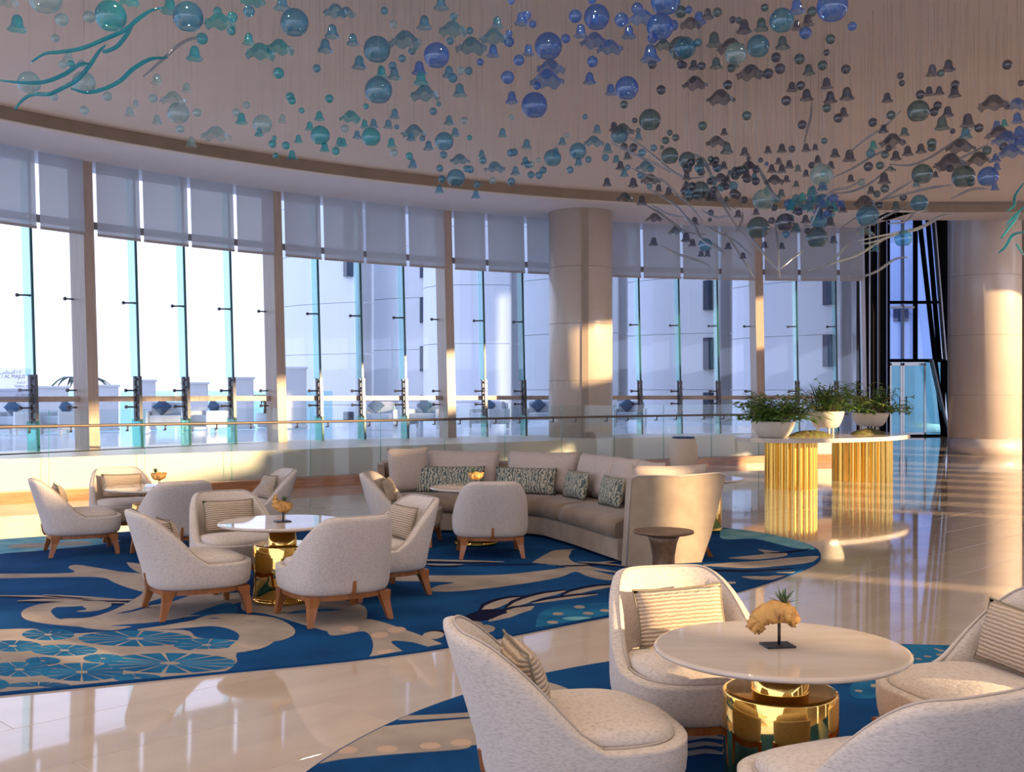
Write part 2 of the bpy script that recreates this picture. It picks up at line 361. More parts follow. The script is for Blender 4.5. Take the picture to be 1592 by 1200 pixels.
# ------------------------------------------------------------------ raised walkway and balustrade
BAL = [(-11.5, 12.95), (-7.53, 16.0), (-4.09, 18.55), (-1.17, 20.9), (2.13, 23.3), (4.0, 24.6), (6.0, 25.7), (8.2, 26.3)]
bal = catmull([(x, y, 0) for x, y in BAL], 8)
arc = [circ(RF+0.25, a) for a in np.linspace(math.acos((8.2-CX)/(RF+0.25)), PI*1.0, 40)]
pl_out = [(p.x, p.y) for p in bal]+[(x, y) for x, y in arc]
tag(obj('floor_walkway', prism_me(pl_out, 0.0, PLAT), M['cream_wall']), kind='structure')
nrm = lambda a, b: Vector((b.y-a.y, -(b.x-a.x), 0)).normalized()
tot = [0.0]
for i in range(1, len(bal)): tot.append(tot[-1]+(bal[i]-bal[i-1]).length)
def along(s, off=0.0):
    s = max(0, min(tot[-1]-1e-4, s)); i = max(k for k in range(len(tot)-1) if tot[k] <= s)
    t = (s-tot[i])/(tot[i+1]-tot[i]); return bal[i].lerp(bal[i+1], t)+nrm(bal[i], bal[i+1])*off
def strip_solid(offs, z0, z1, s0, s1, n):
    ol = [along(s0+(s1-s0)*i/n, offs[0]) for i in range(n+1)]+[along(s1-(s1-s0)*i/n, offs[1]) for i in range(n+1)]
    return prism_me([(p.x, p.y) for p in ol], z0, z1)
tag(obj('baseboard_walkway', strip_solid((0.0, 0.34), 0, 0.17, 0, tot[-1]-0.2, 40), M['base_wood']), kind='structure')
br = thing('glass_balustrade', 'frameless glass balustrade with slim steel handrail below the windows', 'balustrade', (0, 0, 0))
PW = 1.42; npan = int((tot[-1]-0.3)/PW)
for i in range(npan):
    a, b = i*PW+0.012, (i+1)*PW-0.012
    obj('glass_panel', strip_solid((0.17, 0.185), 0.171, 1.36, a, b, 2), M['rail_glass'], br)
    for s in (a+0.28, b-0.28):
        p = along(s, 0.20); q = along(s, 0.27)
        me = tube_me([p+Vector((0, 0, 1.03)), q+Vector((0, 0, 1.03)), q+Vector((0, 0, 1.11))], 0.014, 6)
        obj('bracket', me, M['dark_steel'], br)
    p = along(a-0.012, 0.17)
    obj('panel_edge', tube_me([p+Vector((0, 0, 0.171)), p+Vector((0, 0, 1.36))], 0.008, 5), M['fin_green'], br)
rail = [along(s, 0.27)+Vector((0, 0, 1.12)) for s in np.linspace(0, tot[-1]-0.3, 60)]
obj('handrail', tube_me(rail, 0.022, 8), M['rail_bronze'], br)

# ------------------------------------------------------------------ curved window facade
def facade_angle(px):
    dx = (px-796)/F; # ray (dx*t, t)
    a = dx*dx+1; b = -2*(dx*CX+CY); c = CX*CX+CY*CY-RF*RF
    t = (-b+math.sqrt(b*b-4*a*c))/(2*a)
    return math.atan2(t-CY, dx*t-CX)
marks = [(48, 'f'), (131, 'c'), (211, 'f'), (286, 'f'), (358, 'f'), (427, 'c'), (494, 'f'), (560, 'f'), (627, 'f'), (693, 'c'), (751, 'f'), (812, 'f'),
         (872, 'f'), (932, 'c'), (993, 'f'), (1055, 'f'), (1115, 'f'), (1177, 'c'), (1238, 'f'), (1299, 'f'), (1345, 'c')]
angs = [(facade_angle(px), k) for px, k in marks]
a0 = angs[0][0]; extra = []
for i in range(1, 9): extra.append((a0+0.054*i, 'c' if i % 4 == 3 else 'f'))
angs = list(reversed(extra))+angs
LEAN = 0.26
def fpt(a, r, z):   # point on the leaning facade
    k = LEAN*(z-PLAT)/(ZS-PLAT); return Vector((CX+(r+k)*math.cos(a), CY+(r+k)*math.sin(a), z))
def fbox(a, r0, r1, w, z0, z1):
    """leaning post: radial depth r0..r1, tangential width w"""
    V = []
    t = Vector((-math.sin(a), math.cos(a), 0))
    for z in (z0, z1):
        for r, s in ((r0, -1), (r1, -1), (r1, 1), (r0, 1)): V.append(fpt(a, r, z)+t*s*w/2)
    return mesh_from(V, [(3, 2, 1, 0), (4, 5, 6, 7), (0, 1, 5, 4), (1, 2, 6, 5), (2, 3, 7, 6), (3, 0, 4, 7)])
def pane(a, b, r, z0, z1, th=0.018):
    V = []
    for z in (z0, z1):
        for rr in (r, r+th):
            V.append(fpt(a, rr, z)); V.append(fpt(b, rr, z))
    return mesh_from(V, [(0, 1, 3, 2), (4, 6, 7, 5), (0, 4, 5, 1), (2, 3, 7, 6), (0, 2, 6, 4), (1, 5, 7, 3)])
ORD = ['partly cut', 'first', 'second', 'third', 'fourth', 'fifth', 'sixth', 'seventh', 'eighth', 'ninth', 'tenth', 'eleventh', 'twelfth', 'thirteenth', 'fourteenth', 'fifteenth', 'sixteenth', 'seventeenth', 'eighteenth', 'nineteenth', 'twentieth', 'twenty-first', 'twenty-second', 'twenty-third']
for i in range(len(angs)-1):
    (a, ka), (b, kb) = angs[i], angs[i+1]
    wroot = tag(bpy.data.objects.new('window_%d' % (i+1), None), kind='structure'); C.objects.link(wroot)
    g = 0.010/RF
    obj('pane', pane(a-g, b+g, RF+0.10, PLAT+0.01, 1.46), M['pane'], wroot)
    obj('pane', pane(a-g, b+g, RF+0.10, 1.56, ZS), M['pane'], wroot)
    ga = 0.09/RF if ka == 'c' else 0.02/RF; gb = 0.09/RF if kb == 'c' else 0.02/RF
    obj('transom', pane(a-ga, b+gb, RF-0.06, 1.46, 1.555, 0.15), M['mullion'], wroot)
    obj('upper_transom', pane(a-ga, b+gb, RF+0.14, 4.55, 4.68, 0.08), M['mullion'], wroot)
    t = Vector((-math.sin(a), math.cos(a), 0))
    if ka == 'c':
        obj('mullion', fbox(a, RF-0.34, RF+0.12, 0.20, PLAT, ZS), M['mullion'], wroot)
        for z in (3.25, 1.66, 1.36):
            c = fpt(a+0.17/RF, RF+0.02, z); bm = bmesh.new()
            bmesh.ops.create_uvsphere(bm, u_segments=8, v_segments=6, radius=0.035, matrix=Matrix.Translation(c+t*0.10))
            me = bpy.data.meshes.new('fitting'); bm.to_mesh(me); bm.free()
            f = obj('spider_fitting', me, M['dark_steel'], wroot); 
            obj('arm', tube_me([c+t*0.10, c-t*0.06], 0.016, 6), M['dark_steel'], f)
    else:
        obj('glass_fin', fbox(a, RF-0.17, RF+0.08, 0.03, 1.9, ZS), M['fin'], wroot)
        obj('glass_fin', fbox(a, RF-0.22, RF+0.08, 0.035, PLAT, 1.14), M['fin_green'], wroot)
        obj('fin_edge', fbox(a, RF-0.195, RF-0.17, 0.04, 1.14, ZS), M['fin_edge'], wroot)
        obj('fin_edge', fbox(a, RF-0.245, RF-0.22, 0.04, PLAT, 1.14), M['fin_edge'], wroot)
        sp_ = obj('splice_plate', fbox(a, RF-0.22, RF-0.15, 0.06, 1.10, 1.92), M['dark_steel'], wroot)
        obj('splice_plate', fbox(a, RF-0.08, RF-0.02, 0.06, 1.10, 1.92), M['dark_steel'], wroot)
        for q in range(6):
            z = 1.16+q*0.14; c = fpt(a, RF-0.14, z)
            obj('bolt', tube_me([c-t*0.06, c+t*0.06], 0.022, 6), M['dark_steel'], sp_)
        for z in (3.25, 1.66, 1.36):
            c = fpt(a, RF-0.02, z)
            rr_ = Vector((math.cos(a), math.sin(a), 0))
            f = obj('spider_fitting', tube_me([c-t*0.09+rr_*0.08, c-rr_*0.10, c+t*0.14+rr_*0.02], 0.018, 6), M['dark_steel'], wroot)
            bm = bmesh.new(); bmesh.ops.create_uvsphere(bm, u_segments=8, v_segments=6, radius=0.034, matrix=Matrix.Translation(c+t*0.16+rr_*0.03))
            me = bpy.data.meshes.new('cap'); bm.to_mesh(me); bm.free(); obj('cap', me, M['dark_steel'], f)
    # roller blind of this bay
    if i >= 6:
        nb = i-7
        g1 = 0.12/RF if ka == 'c' else 0.035/RF; g2 = 0.12/RF if kb == 'c' else 0.035/RF
        bl = tag(obj('roller_blind', pane(a-g1, b+g2, RF-0.42, 4.36, ZS-0.005, 0.004), M['blind']),
                 'grey roller blind over a tall window bay, %s from the left edge' % ORD[nb+1], 'blind', 'roller blinds along the curved window wall')
        obj('hem_bar', pane(a-g1, b+g2, RF-0.432, 4.34, 4.385, 0.024), M['blind_hem'], bl)
# end post of the facade and return wall to the dark curtain wall
aE = angs[-1][0]
tag(obj('trim_1', fbox(aE, RF-0.02, RF+0.10, 0.10, 0, 9.0), M['pale_strip']), kind='structure')

# stone columns
def column(name, x, y, r, z0, z1, n, groove=None):
    o = tag(obj(name, None if False else lathe([(r, z0), (r, z1)], 64), M['column']), kind='structure', )
    o.location = (x, y, 0)
    rows = np.linspace(z0, z1, n+1)
    for k in range(1, n): obj('joint', lathe([(r+0.002, rows[k]-0.006), (r+0.002, rows[k]+0.006)], 64), M['groove'], o)
    if groove is not None:
        gx, gy = math.cos(groove), math.sin(groove)
        g = obj('groove', box_me(0.14, 0.05, z1-z0, c=(0, 0, (z0+z1)/2)), M['groove'], o, (gx*(r-0.005), gy*(r-0.005), 0), (0, 0, groove+PI/2))
    return o
column('wall_column_middle', 1.54, 24.55, 0.715, PLAT, ZS, 4, math.radians(-86))
column('wall_column_right', 12.62, 29.2, 0.92, 0, 9.4, 6)
obj('plinth', lathe([(0.93, 0.0), (0.93, 0.42)], 64), M['column'], bpy.data.objects['wall_column_right'])

# unseen right-hand wall pieces, added with gaps that shape where the low sun lands
segs = [(-14, -4.15, 0, 4.5), (-2.95, 1.9, 0, 4.5), (2.55, 7.1, 0, 4.25), (7.1, 8.6, 0, 4.5), (8.6, 11.7, 2.2, 4.5), (11.7, 14.6, 3.35, 4.5), (14.6, 22.0, 2.2, 4.5)]+[(9.4+1.75*k, 10.1+1.75*k, 0, 2.2) for k in range(7)]
for k, (ya, yb, za, zb) in enumerate(segs):
    tag(obj('wall_sun_blocker_%d' % (k+1), box_me(0.5, yb-ya, zb-za, c=(15.4, (ya+yb)/2, (za+zb)/2)), M['pier']), kind='structure')
tag(obj('wall_right', box_me(0.5, 3.0, 9.0, c=(12.75, 25.3, 4.5)), M['pier']), kind='structure')

# dark curtain wall at the back right
bw = tag(bpy.data.objects.new('wall_curtain', None), kind='structure'); C.objects.link(bw)
p0, p1 = Vector((8.80, 27.4, 0)), Vector((14.0, 41.0, 0)); dv = (p1-p0); ang = math.atan2(dv.y, dv.x); ln = dv.length
for s in (0.05, 0.2, 0.36, 0.52, 0.68, 0.84, 0.97):
    c = p0+dv*s; obj('mullion', box_me(1.9, 0.30, 10, c=(0, 0, 5)), M['black_frame'], bw, c, (0, 0, ang))
    if s in (0.05, 0.36, 0.84): obj('trim_strip', box_me(0.10, 0.03, 10, c=(-0.9, -0.165, 5)), M['pale_strip'], bw, c, (0, 0, ang))
obj('glazing', box_me(ln, 0.02, 10, c=(0, 0.13, 5)), M['blue_glass'], bw, p0+dv*0.5, (0, 0, ang))
YB = 41.2
def bpx(px, py, dy=0.0):
    return Vector(((px-796)*YB/F, YB+dy, EYE+(HOR-py)*YB/F))
def bbar(px0, py0, px1, py1, wpx, m, dep=0.25, dy=0.0, name='mullion'):
    a, b = bpx(px0, py0, dy), bpx(px1, py1, dy); d = (b-a).normalized(); s = Vector((d.z, 0, -d.x))*(wpx*YB/F/2)
    V = []
    for y in (-dep/2, dep/2):
        o = Vector((0, y, 0)); V += [a-s+o, a+s+o, b+s+o, b-s+o]
    return obj(name, mesh_from(V, [(0, 1, 2, 3), (7, 6, 5, 4), (0, 4, 5, 1), (1, 5, 6, 2), (2, 6, 7, 3), (3, 7, 4, 0)]), m, bw)
def bpoly(pts, m, dep=0.2, dy=0.0, name='panel'):
    P = [bpx(*p) for p in pts]; n = len(P); V = [p+Vector((0, dy-dep/2, 0)) for p in P]+[p+Vector((0, dy+dep/2, 0)) for p in P]
    return obj(name, mesh_from(V, [tuple(range(n)), tuple(range(2*n-1, n-1, -1))]+[(j, n+j, n+(j+1) % n, (j+1) % n) for j in range(n)]), m, bw)
bbar(1374, 250, 1374, 681, 11, M['black_frame'], 0.4)
bbar(1423, 250, 1423, 560, 4, M['black_frame'])
bbar(1403, 250, 1403, 560, 2, M['dark_steel'])
bbar(1376, 470, 1466, 470, 4, M['black_frame']); bbar(1376, 478, 1420, 478, 3, M['pale_strip'])
bbar(1376, 560.5, 1472, 560.5, 5, M['black_frame'])
bpoly([(1447, 250), (1500, 250), (1500, 681), (1477, 681), (1468, 560), (1461, 470), (1449, 340)], M['black_frame'])
bbar(1434, 300, 1456, 560, 3, M['black_frame'], 0.3, -0.3); bbar(1440, 300, 1461, 560, 2, M['pale_strip'], 0.3, -0.5)
bbar(1420, 300, 1462, 676, 3, M['black_frame'], 0.3, -0.3); bbar(1440, 560, 1466, 676, 2.5, M['dark_steel'], 0.3, -0.5)
bbar(1466, 560, 1466, 681, 4, M['black_frame'])
for (x0, x1, y0, y1, k) in ((1378, 1422, 250, 469, 'blue_glass'), (1424, 1460, 250, 469, 'blue_glass'), (1378, 1422, 472, 559, 'blue_glass'), (1424, 1465, 472, 559, 'blue_glass'), (1441, 1466, 563, 677, 'teal_glass')):
    bpoly([(x0, y0), (x1, y0), (x1, y1), (x0, y1)], M[k], 0.03, 0.15, 'pane')
obj('sill', box_me(3.2, 0.5, 0.06, c=(15.4, YB, 0.03)), M['black_frame'], bw)
dr = tag(bpy.data.objects.new('door_1', None), kind='structure'); C.objects.link(dr)
for (x0, x1) in ((1383.5, 1403), (1403.5, 1440)):
    a, b = bpx(x0, 564), bpx(x1, 677)
    wd, ht = b.x-a.x, a.z-b.z
    leaf = obj('door_leaf', box_me(wd-0.02, 0.04, ht, c=((a.x+b.x)/2, YB+0.05, b.z+ht/2)), M['teal_glass'], dr)
    for (sx, cx) in ((0.06, a.x+0.04), (0.06, b.x-0.04)): obj('stile', box_me(sx, 0.08, ht, c=(cx, YB+0.05, b.z+ht/2)), M['steel'], leaf)
    for zz in (b.z+0.06, a.z-0.05): obj('rail', box_me(wd-0.02, 0.08, 0.10, c=((a.x+b.x)/2, YB+0.05, zz)), M['steel'], leaf)
    obj('handle', tube_me([Vector((b.x-0.12 if x0 < 1400 else a.x+0.12, YB-0.05, 0.8)), Vector((b.x-0.12 if x0 < 1400 else a.x+0.12, YB-0.05, 1.5))], 0.02, 6), M['dark_steel'], leaf)

# ------------------------------------------------------------------ outside: terrace, sea, hotel wings
AT0, AT1 = PI*0.52, PI*1.22
A = np.linspace(AT0, AT1, 60)
tag(obj('ground_terrace', prism_me([circ(RF+0.26, a) for a in A]+[circ(RF+14, a) for a in reversed(A)], 0.3, PLAT-0.02), M['terrace']), kind='structure')
tag(obj('ground_plaza', box_me(60, 60, 0.2, c=(30, 62, -0.3)), M['terrace']), kind='structure')
tag(obj('sea', box_me(6000, 6000, 0.2, c=(-500, 2900, -9)), M['sea']), 'flat blue-green sea beyond the terrace', 'sea', kind='stuff')
tr_ = thing('terrace_balustrade', 'clear glass balustrade along the outer edge of the sunny terrace', 'balustrade')
for i in range(34):
    a = AT1-0.05-0.052*i; 
    if a < 1.75: break
    ring = [circ(RF+13.4, a), circ(RF+13.4, a-0.05), circ(RF+13.42, a-0.05), circ(RF+13.42, a)]
    obj('glass_panel', prism_me(ring, PLAT, PLAT+1.05), M['out_glass'], tr_)

def wing(pxa, da, pxb, db, bulge, z0, z1, rows, label, slots=()):
    t = thing('hotel_wing', label, 'building', ((pxa-796)*da/F, da, 0))
    org = Vector(t.location)
    A_, B_ = Vector(((pxa-796)*da/F, da, 0)), Vector(((pxb-796)*db/F, db, 0)); n = 14
    nn = Vector((B_.y-A_.y, -(B_.x-A_.x), 0)).normalized()
    def pt(u, off): return A_.lerp(B_, u)+nn*(bulge*4*u*(1-u)+off)-org
    zz = np.linspace(z0, z1, rows+1)
    for k in range(rows):
        ol = [pt(i/n, 0.0) for i in range(n+1)]+[pt(i/n, -0.8) for i in range(n, -1, -1)]
        obj('panel', prism_me([(p.x, p.y) for p in ol], zz[k]+0.012, zz[k+1]-0.012), M['white_clad'], t)
    ol = [pt(i/n, -0.1) for i in range(n+1)]+[pt(i/n, -0.7) for i in range(n, -1, -1)]
    obj('core', prism_me([(p.x, p.y) for p in ol], z0, z1), M['white_clad'], t)
    for (u, wd, y0, y1) in slots:
        p = pt(u, 0.06); d = (p+org).y
        obj('slot_window', box_me(wd, 0.3, (y1-y0)*d/F, 0.01, c=(0, 0, EYE+(HOR-(y0+y1)/2)*d/F)), M['slot'], t, (p.x, p.y, 0), (0, 0, math.atan2(B_.y-A_.y, B_.x-A_.x)))
    return t
wing(424, 52, 553, 44, 1.6, -3, 26, 14, 'white curved hotel wing at the left, first to rise beside the open sky', [(0.975, 0.35, 300, 430), (0.975, 0.35, 640, 700)])
wing(548, 50, 672, 45, 1.2, -3, 27, 14, 'white curved hotel wing with narrow dark slots left of the third window mullion', [(0.965, 0.30, 405, 432), (0.965, 0.30, 462, 502), (0.965, 0.30, 538, 577), (0.965, 0.30, 614, 660)])
wing(664, 43, 792, 40, 1.6, -3, 27, 14, 'bluish white rounded hotel wing with a bulging edge left of the stone column')
wing(780, 50, 960, 46, 1.0, -3, 28, 13, 'pale hotel wing standing behind the middle stone column')
wing(940, 52, 1118, 46, 1.4, -3, 28, 13, 'broad white hotel wing with two dark slots right of the stone column', [(0.955, 0.35, 436, 482), (0.955, 0.35, 525, 574), (0.955, 0.35, 610, 650)])
wing(1108, 54, 1306, 47, 1.2, -3, 28, 13, 'broad bluish hotel wing behind the planter console', [(0.955, 0.5, 432, 474), (0.955, 0.5, 520, 570)])
wing(1296, 50, 1350, 49, 0.3, -3, 28, 13, 'narrow shaded hotel wing with dark window squares by the black frames', [(0.35, 0.9, 430, 472), (0.35, 0.9, 519, 566)])

wing(1362, 62, 1500, 60, 0.6, -3, 24, 6, 'distant pale building seen through the dark curtain wall', [(0.3, 0.8, 480, 500), (0.55, 0.8, 500, 520)])

# made-up white blocks imitating bright window reflections, palms, outdoor armchairs
def reflection_block(px, d, wpx, ytop, label):
    x = (px-796)*d/F; wd = wpx*d/F; ht = EYE+(HOR-ytop)*d/F-PLAT
    t = thing('terrace_reflection_block', label, 'reflection_block', (x, d, PLAT), 0.35, 'white blocks imitating bright window reflections')
    obj('wall_panel', box_me(wd, 0.35, ht-0.1, 0.02, c=(0, 0, (ht-0.1)/2+0.05)), M['white_paint'], t)
    obj('cap', box_me(wd+0.08, 0.43, 0.06, 0.01, c=(0, 0, ht-0.03)), M['white_paint'], t)
    obj('plinth', box_me(wd+0.06, 0.41, 0.08, 0.01, c=(0, 0, 0.04)), M['white_paint'], t)
for px, d, wpx, yt, lb in ((20, 27, 40, 604, 'white block imitating a bright reflection seen at the far left window'), (82, 27, 44, 600, 'white block imitating a bright reflection left of the first wide mullion'),
        (165, 28.5, 36, 598, 'white block imitating a bright reflection right of the first wide mullion'), (230, 29, 22, 590, 'narrow white block imitating a bright reflection between the second and third fins'),
        (303, 29.5, 38, 594, 'white block imitating a bright reflection between the third and fourth fins'), (378, 30, 30, 586, 'white block imitating a bright reflection just left of the second wide mullion'),
        (452, 30.5, 46, 570, 'tallest white block imitating a bright reflection right of the second wide mullion')):
    reflection_block(px, d, wpx, yt, lb)
def out_chair():
    t = thing('outdoor_armchair', 'x', 'armchair', group='outdoor armchairs on the terrace')
    for s in (-1, 1):
        obj('arm', box_me(0.07, 0.78, 0.42, 0.015, c=(s*0.42, 0, 0.33)), M['white_paint'], t)
        for q in (-1, 1): obj('leg', box_me(0.06, 0.06, 0.12, c=(s*0.42, q*0.33, 0.06)), M['white_paint'], t)
    obj('backrest', box_me(0.78, 0.08, 0.5, 0.015, c=(0, -0.35, 0.45)), M['white_paint'], t)
    obj('seat_cushion', box_me(0.76, 0.68, 0.18, 0.04, c=(0, 0.03, 0.34), seg=2), M['out_cushion'], t)
    obj('back_cushion', box_me(0.74, 0.16, 0.34, 0.05, c=(0, -0.22, 0.58), seg=2), M['out_cushion'], t)
    obj('pillow', pillow_me(0.34, 0.34, 0.14), M['out_pillow'], t, (0.1, -0.08, 0.64), (-0.2, PI/4, 0))
    return t
oc = out_chair()
spots = [(20, 25.5, 'left of the first fin'), (100, 26, 'beside the first wide mullion'), (258, 27, 'between the second and third fins'), (330, 27.5, 'between the third and fourth fins'),
         (590, 29.5, 'behind the sofa, left of the third mullion'), (664, 30, 'against the third wide mullion'), (760, 30.5, 'behind the first fin past the third mullion'), (842, 31, 'touching the left side of the stone column'), (905, 31, 'behind the stone column'), (980, 31.5, 'right of the stone column')]
for i, (px, d, lb) in enumerate(spots):
    L_ = 'white framed outdoor armchair with grey cushions '+lb
    rz = R.uniform(2.2, 4.0)
    if i == 0: oc.location = ((px-796)*d/F, d, PLAT); oc.rotation_euler = (0, 0, rz); oc['label'] = L_
    else: dup(oc, ((px-796)*d/F, d, PLAT), rz, L_)
def out_palm(px, d, ht, label):
    t = thing('terrace_palm', label, 'plant', ((px-796)*d/F, d, PLAT))
    obj('pot', lathe([(0.2, 0), (0.28, 0.25), (0.26, 0.4), (0.22, 0.4)], 16), M['white_paint'], t)
    obj('trunk', tube_me([Vector((0, 0, 0.35)), Vector((0.02, 0, ht*0.7))], lambda u: 0.05-0.02*u, 6), M['twig'], t)
    for k in range(11):
        a = k*2.4; V = []; ln_ = 0.75+0.2*R.random()
        for i in range(5):
            u = i/4; r = ln_*u; z = ht*0.7+0.55*u-0.75*u*u; wdt = 0.09*math.sin(PI*min(1, u+0.08))
            c_ = Vector((math.cos(a)*r, math.sin(a)*r, z)); s_ = Vector((-math.sin(a), math.cos(a), 0))*wdt
            V += [c_-s_, c_+s_+Vector((0, 0, 0.0)), c_+Vector((0, 0, -0.03))]
        Fc = []
        for i in range(4):
            b = i*3
            for q in range(3): Fc.append((b+q, b+(q+1) % 3, b+3+(q+1) % 3, b+3+q))
        obj('frond', mesh_from(V, Fc), M['leaf_dark'], t)
out_palm(124, 29.6, 1.9, 'small dark palm outside by the first wide mullion')
out_palm(412, 31.4, 1.2, 'low spiky palm outside by the second wide mullion')

# lettering on the acrylic sign on the first pane
sg = thing('glass_sign', 'frosted door sign with small lettering on the leftmost window', 'sign', tuple(fpt(facade_angle(18), RF-0.02, 0)))
aS = facade_angle(18); rotS = aS-PI/2
obj('plate', box_me(0.62, 0.012, 0.52, c=(0, 0, 1.76)), M['sign'], sg, None, (0, 0, rotS))
def text(body, size, x, z, parent):
    cu = bpy.data.curves.new('lettering', 'FONT'); cu.body = body; cu.size = size; cu.align_x = 'LEFT'; cu.extrude = 0.001
    cu.materials.append(M['sign_text']); o = bpy.data.objects.new('lettering', cu); C.objects.link(o); o.parent = parent
    me = bpy.data.meshes.new_from_object(o.evaluated_get(bpy.context.evaluated_depsgraph_get())); bpy.data.objects.remove(o); o = bpy.data.objects.new('lettering', me); C.objects.link(o); o.parent = parent
    v = Matrix.Rotation(rotS, 4, 'Z') @ Vector((x, -0.014, z)); o.location = v; o.rotation_euler = (PI/2, 0, rotS); return o
text('2 / AL MAJLIS', 0.085, -0.28, 1.855, sg)
text('\ufeb2\ufee0\ufea0\ufee4\ufedf\u0627 / \u0662', 0.08, -0.24, 1.93, sg)
text('TERRACE', 0.06, 0.0, 1.70, sg)
text('\ufe94\ufeb3\u0627\ufead\ufe98\ufedf\u0627', 0.06, 0.05, 1.77, sg)
text('ALL ROOMS', 0.05, 0.03, 1.56, sg)

#@@PART2
# ------------------------------------------------------------------ rugs
RUGZ = 0.012
def dense(pts, n=6):
    P = catmull([(x, y, 0) for x, y in pts]+[(pts[0][0], pts[0][1], 0)], n); return [(p.x, p.y) for p in P[:-1]]
rug1_pts = [(-2.71, 5.79), (-1.8, 6.18), (-0.58, 6.75), (0.69, 7.82), (1.71, 8.69), (2.56, 9.78), (3.0, 10.62), (3.12, 11.67), (2.66, 12.8), (1.5, 13.6), (0, 13.9),
            (-1.5, 13.75), (-3.0, 13.3), (-4.45, 12.59), (-5.59, 11.93), (-6.6, 11.0), (-7.3, 9.6), (-7.3, 8.0), (-6.6, 6.5), (-5.4, 5.7), (-4.0, 5.5)]
def make_rug(label, outline):
    o = tag(obj('rug', prism_me(outline, 0.0, RUGZ), M['rug']), label, 'rug'); return o
rug1 = make_rug('large oval blue rug with cream swirls under the sofa and two far table groups', dense(rug1_pts))
rug2 = make_rug('round blue rug with cream swirls under the nearest table', [(2.22+3.2*math.cos(2*PI*i/120), 3.75+3.2*math.sin(2*PI*i/120)) for i in range(120)])
zlev = [0]
OUT = {rug1.name: [(x, y) for x, y in dense(rug1_pts)], rug2.name: [(2.22+3.2*math.cos(2*PI*i/120), 3.75+3.2*math.sin(2*PI*i/120)) for i in range(120)]}
def inside(p, ol):
    c = False; n = len(ol)
    for i in range(n):
        (x1, y1), (x2, y2) = ol[i], ol[(i+1) % n]
        if (y1 > p[1]) != (y2 > p[1]) and p[0] < (x2-x1)*(p[1]-y1)/(y2-y1)+x1: c = not c
    return c
def clip(pts, ol):
    """cut a pattern shape along the (convex) rug outline"""
    n = len(ol); area = sum(ol[i][0]*ol[(i+1) % n][1]-ol[(i+1) % n][0]*ol[i][1] for i in range(n))
    if area < 0: ol = ol[::-1]
    out = list(pts)
    for i in range(n):
        a, b = ol[i], ol[(i+1) % n]; ex, ey = b[0]-a[0], b[1]-a[1]; le = math.hypot(ex, ey)
        sd_ = lambda p: (ex*(p[1]-a[1])-ey*(p[0]-a[0]))/le-0.012
        src, out = out, []
        for k in range(len(src)):
            p, q = src[k], src[(k+1) % len(src)]; dp, dq = sd_(p), sd_(q)
            if dp >= 0: out.append(p)
            if (dp >= 0) != (dq >= 0):
                t = dp/(dp-dq); out.append((p[0]+(q[0]-p[0])*t, p[1]+(q[1]-p[1])*t))
        if len(out) < 3: return []
    return out
def pat(rug, pts, m, name='swirl'):
    zlev[0] += 1
    ins = [inside(p, OUT[rug.name]) for p in pts]
    if not any(ins): return None
    if not all(ins): pts = clip(pts, OUT[rug.name])
    q = []
    for p in pts:
        if not q or (p[0]-q[-1][0])**2+(p[1]-q[-1][1])**2 > 9e-6: q.append(p)
    while len(q) > 3 and (q[0][0]-q[-1][0])**2+(q[0][1]-q[-1][1])**2 < 9e-6: q.pop()
    if len(q) < 3: return None
    pts = q
    return obj(name, prism_me(pts, RUGZ-0.004, RUGZ+0.0004+0.000012*zlev[0]), M[m], rug)
def crop(ox, oy, s): return lambda x, y: floor_point(ox+x/s, oy+y/s)
def poly(rug, c, pts, m, n=4, name='swirl'):
    P = catmull([(*c(x, y), 0) for x, y in pts]+[(*c(*pts[0]), 0)], n)[:-1]
    return pat(rug, [(p.x, p.y) for p in P], m, name)
def ribbon(rug, c, pts, w, m, name='swirl', taper=True, n=6):
    """stroke whose width w is in metres"""
    P = catmull([(*c(x, y), 0) for x, y in pts], n); k = len(P); Lf, Rt = [], []
    for i, p in enumerate(P):
        t = (P[min(i+1, k-1)]-P[max(i-1, 0)]); t = t.normalized() if t.length > 0 else Vector((1, 0, 0)); nn = Vector((-t.y, t.x, 0)); u = i/(k-1)
        ww = w/2*(0.15+0.85*min(1, 4*u, 4*(1-u)) if taper else 1)
        Lf.append(p+nn*ww); Rt.append(p-nn*ww)
    return pat(rug, [(p.x, p.y) for p in Lf+Rt[::-1]], m, name)
def blob(rug, c, x, y, rx, ry, m, name='petal', n=14):
    cx, cy = c(x, y); ex, _ = c(x+rx, y); _, ey = c(x, y-ry)
    return pat(rug, [(cx+(ex-cx)*math.cos(2*PI*i/n), cy+(ey-cy)*math.sin(2*PI*i/n)) for i in range(n)], m, name)
k7 = crop(0, 800, 2.992); k8 = crop(530, 800, 2.992); k9 = crop(1060, 800, 2.992); kf = crop(0, 700, 3.538)
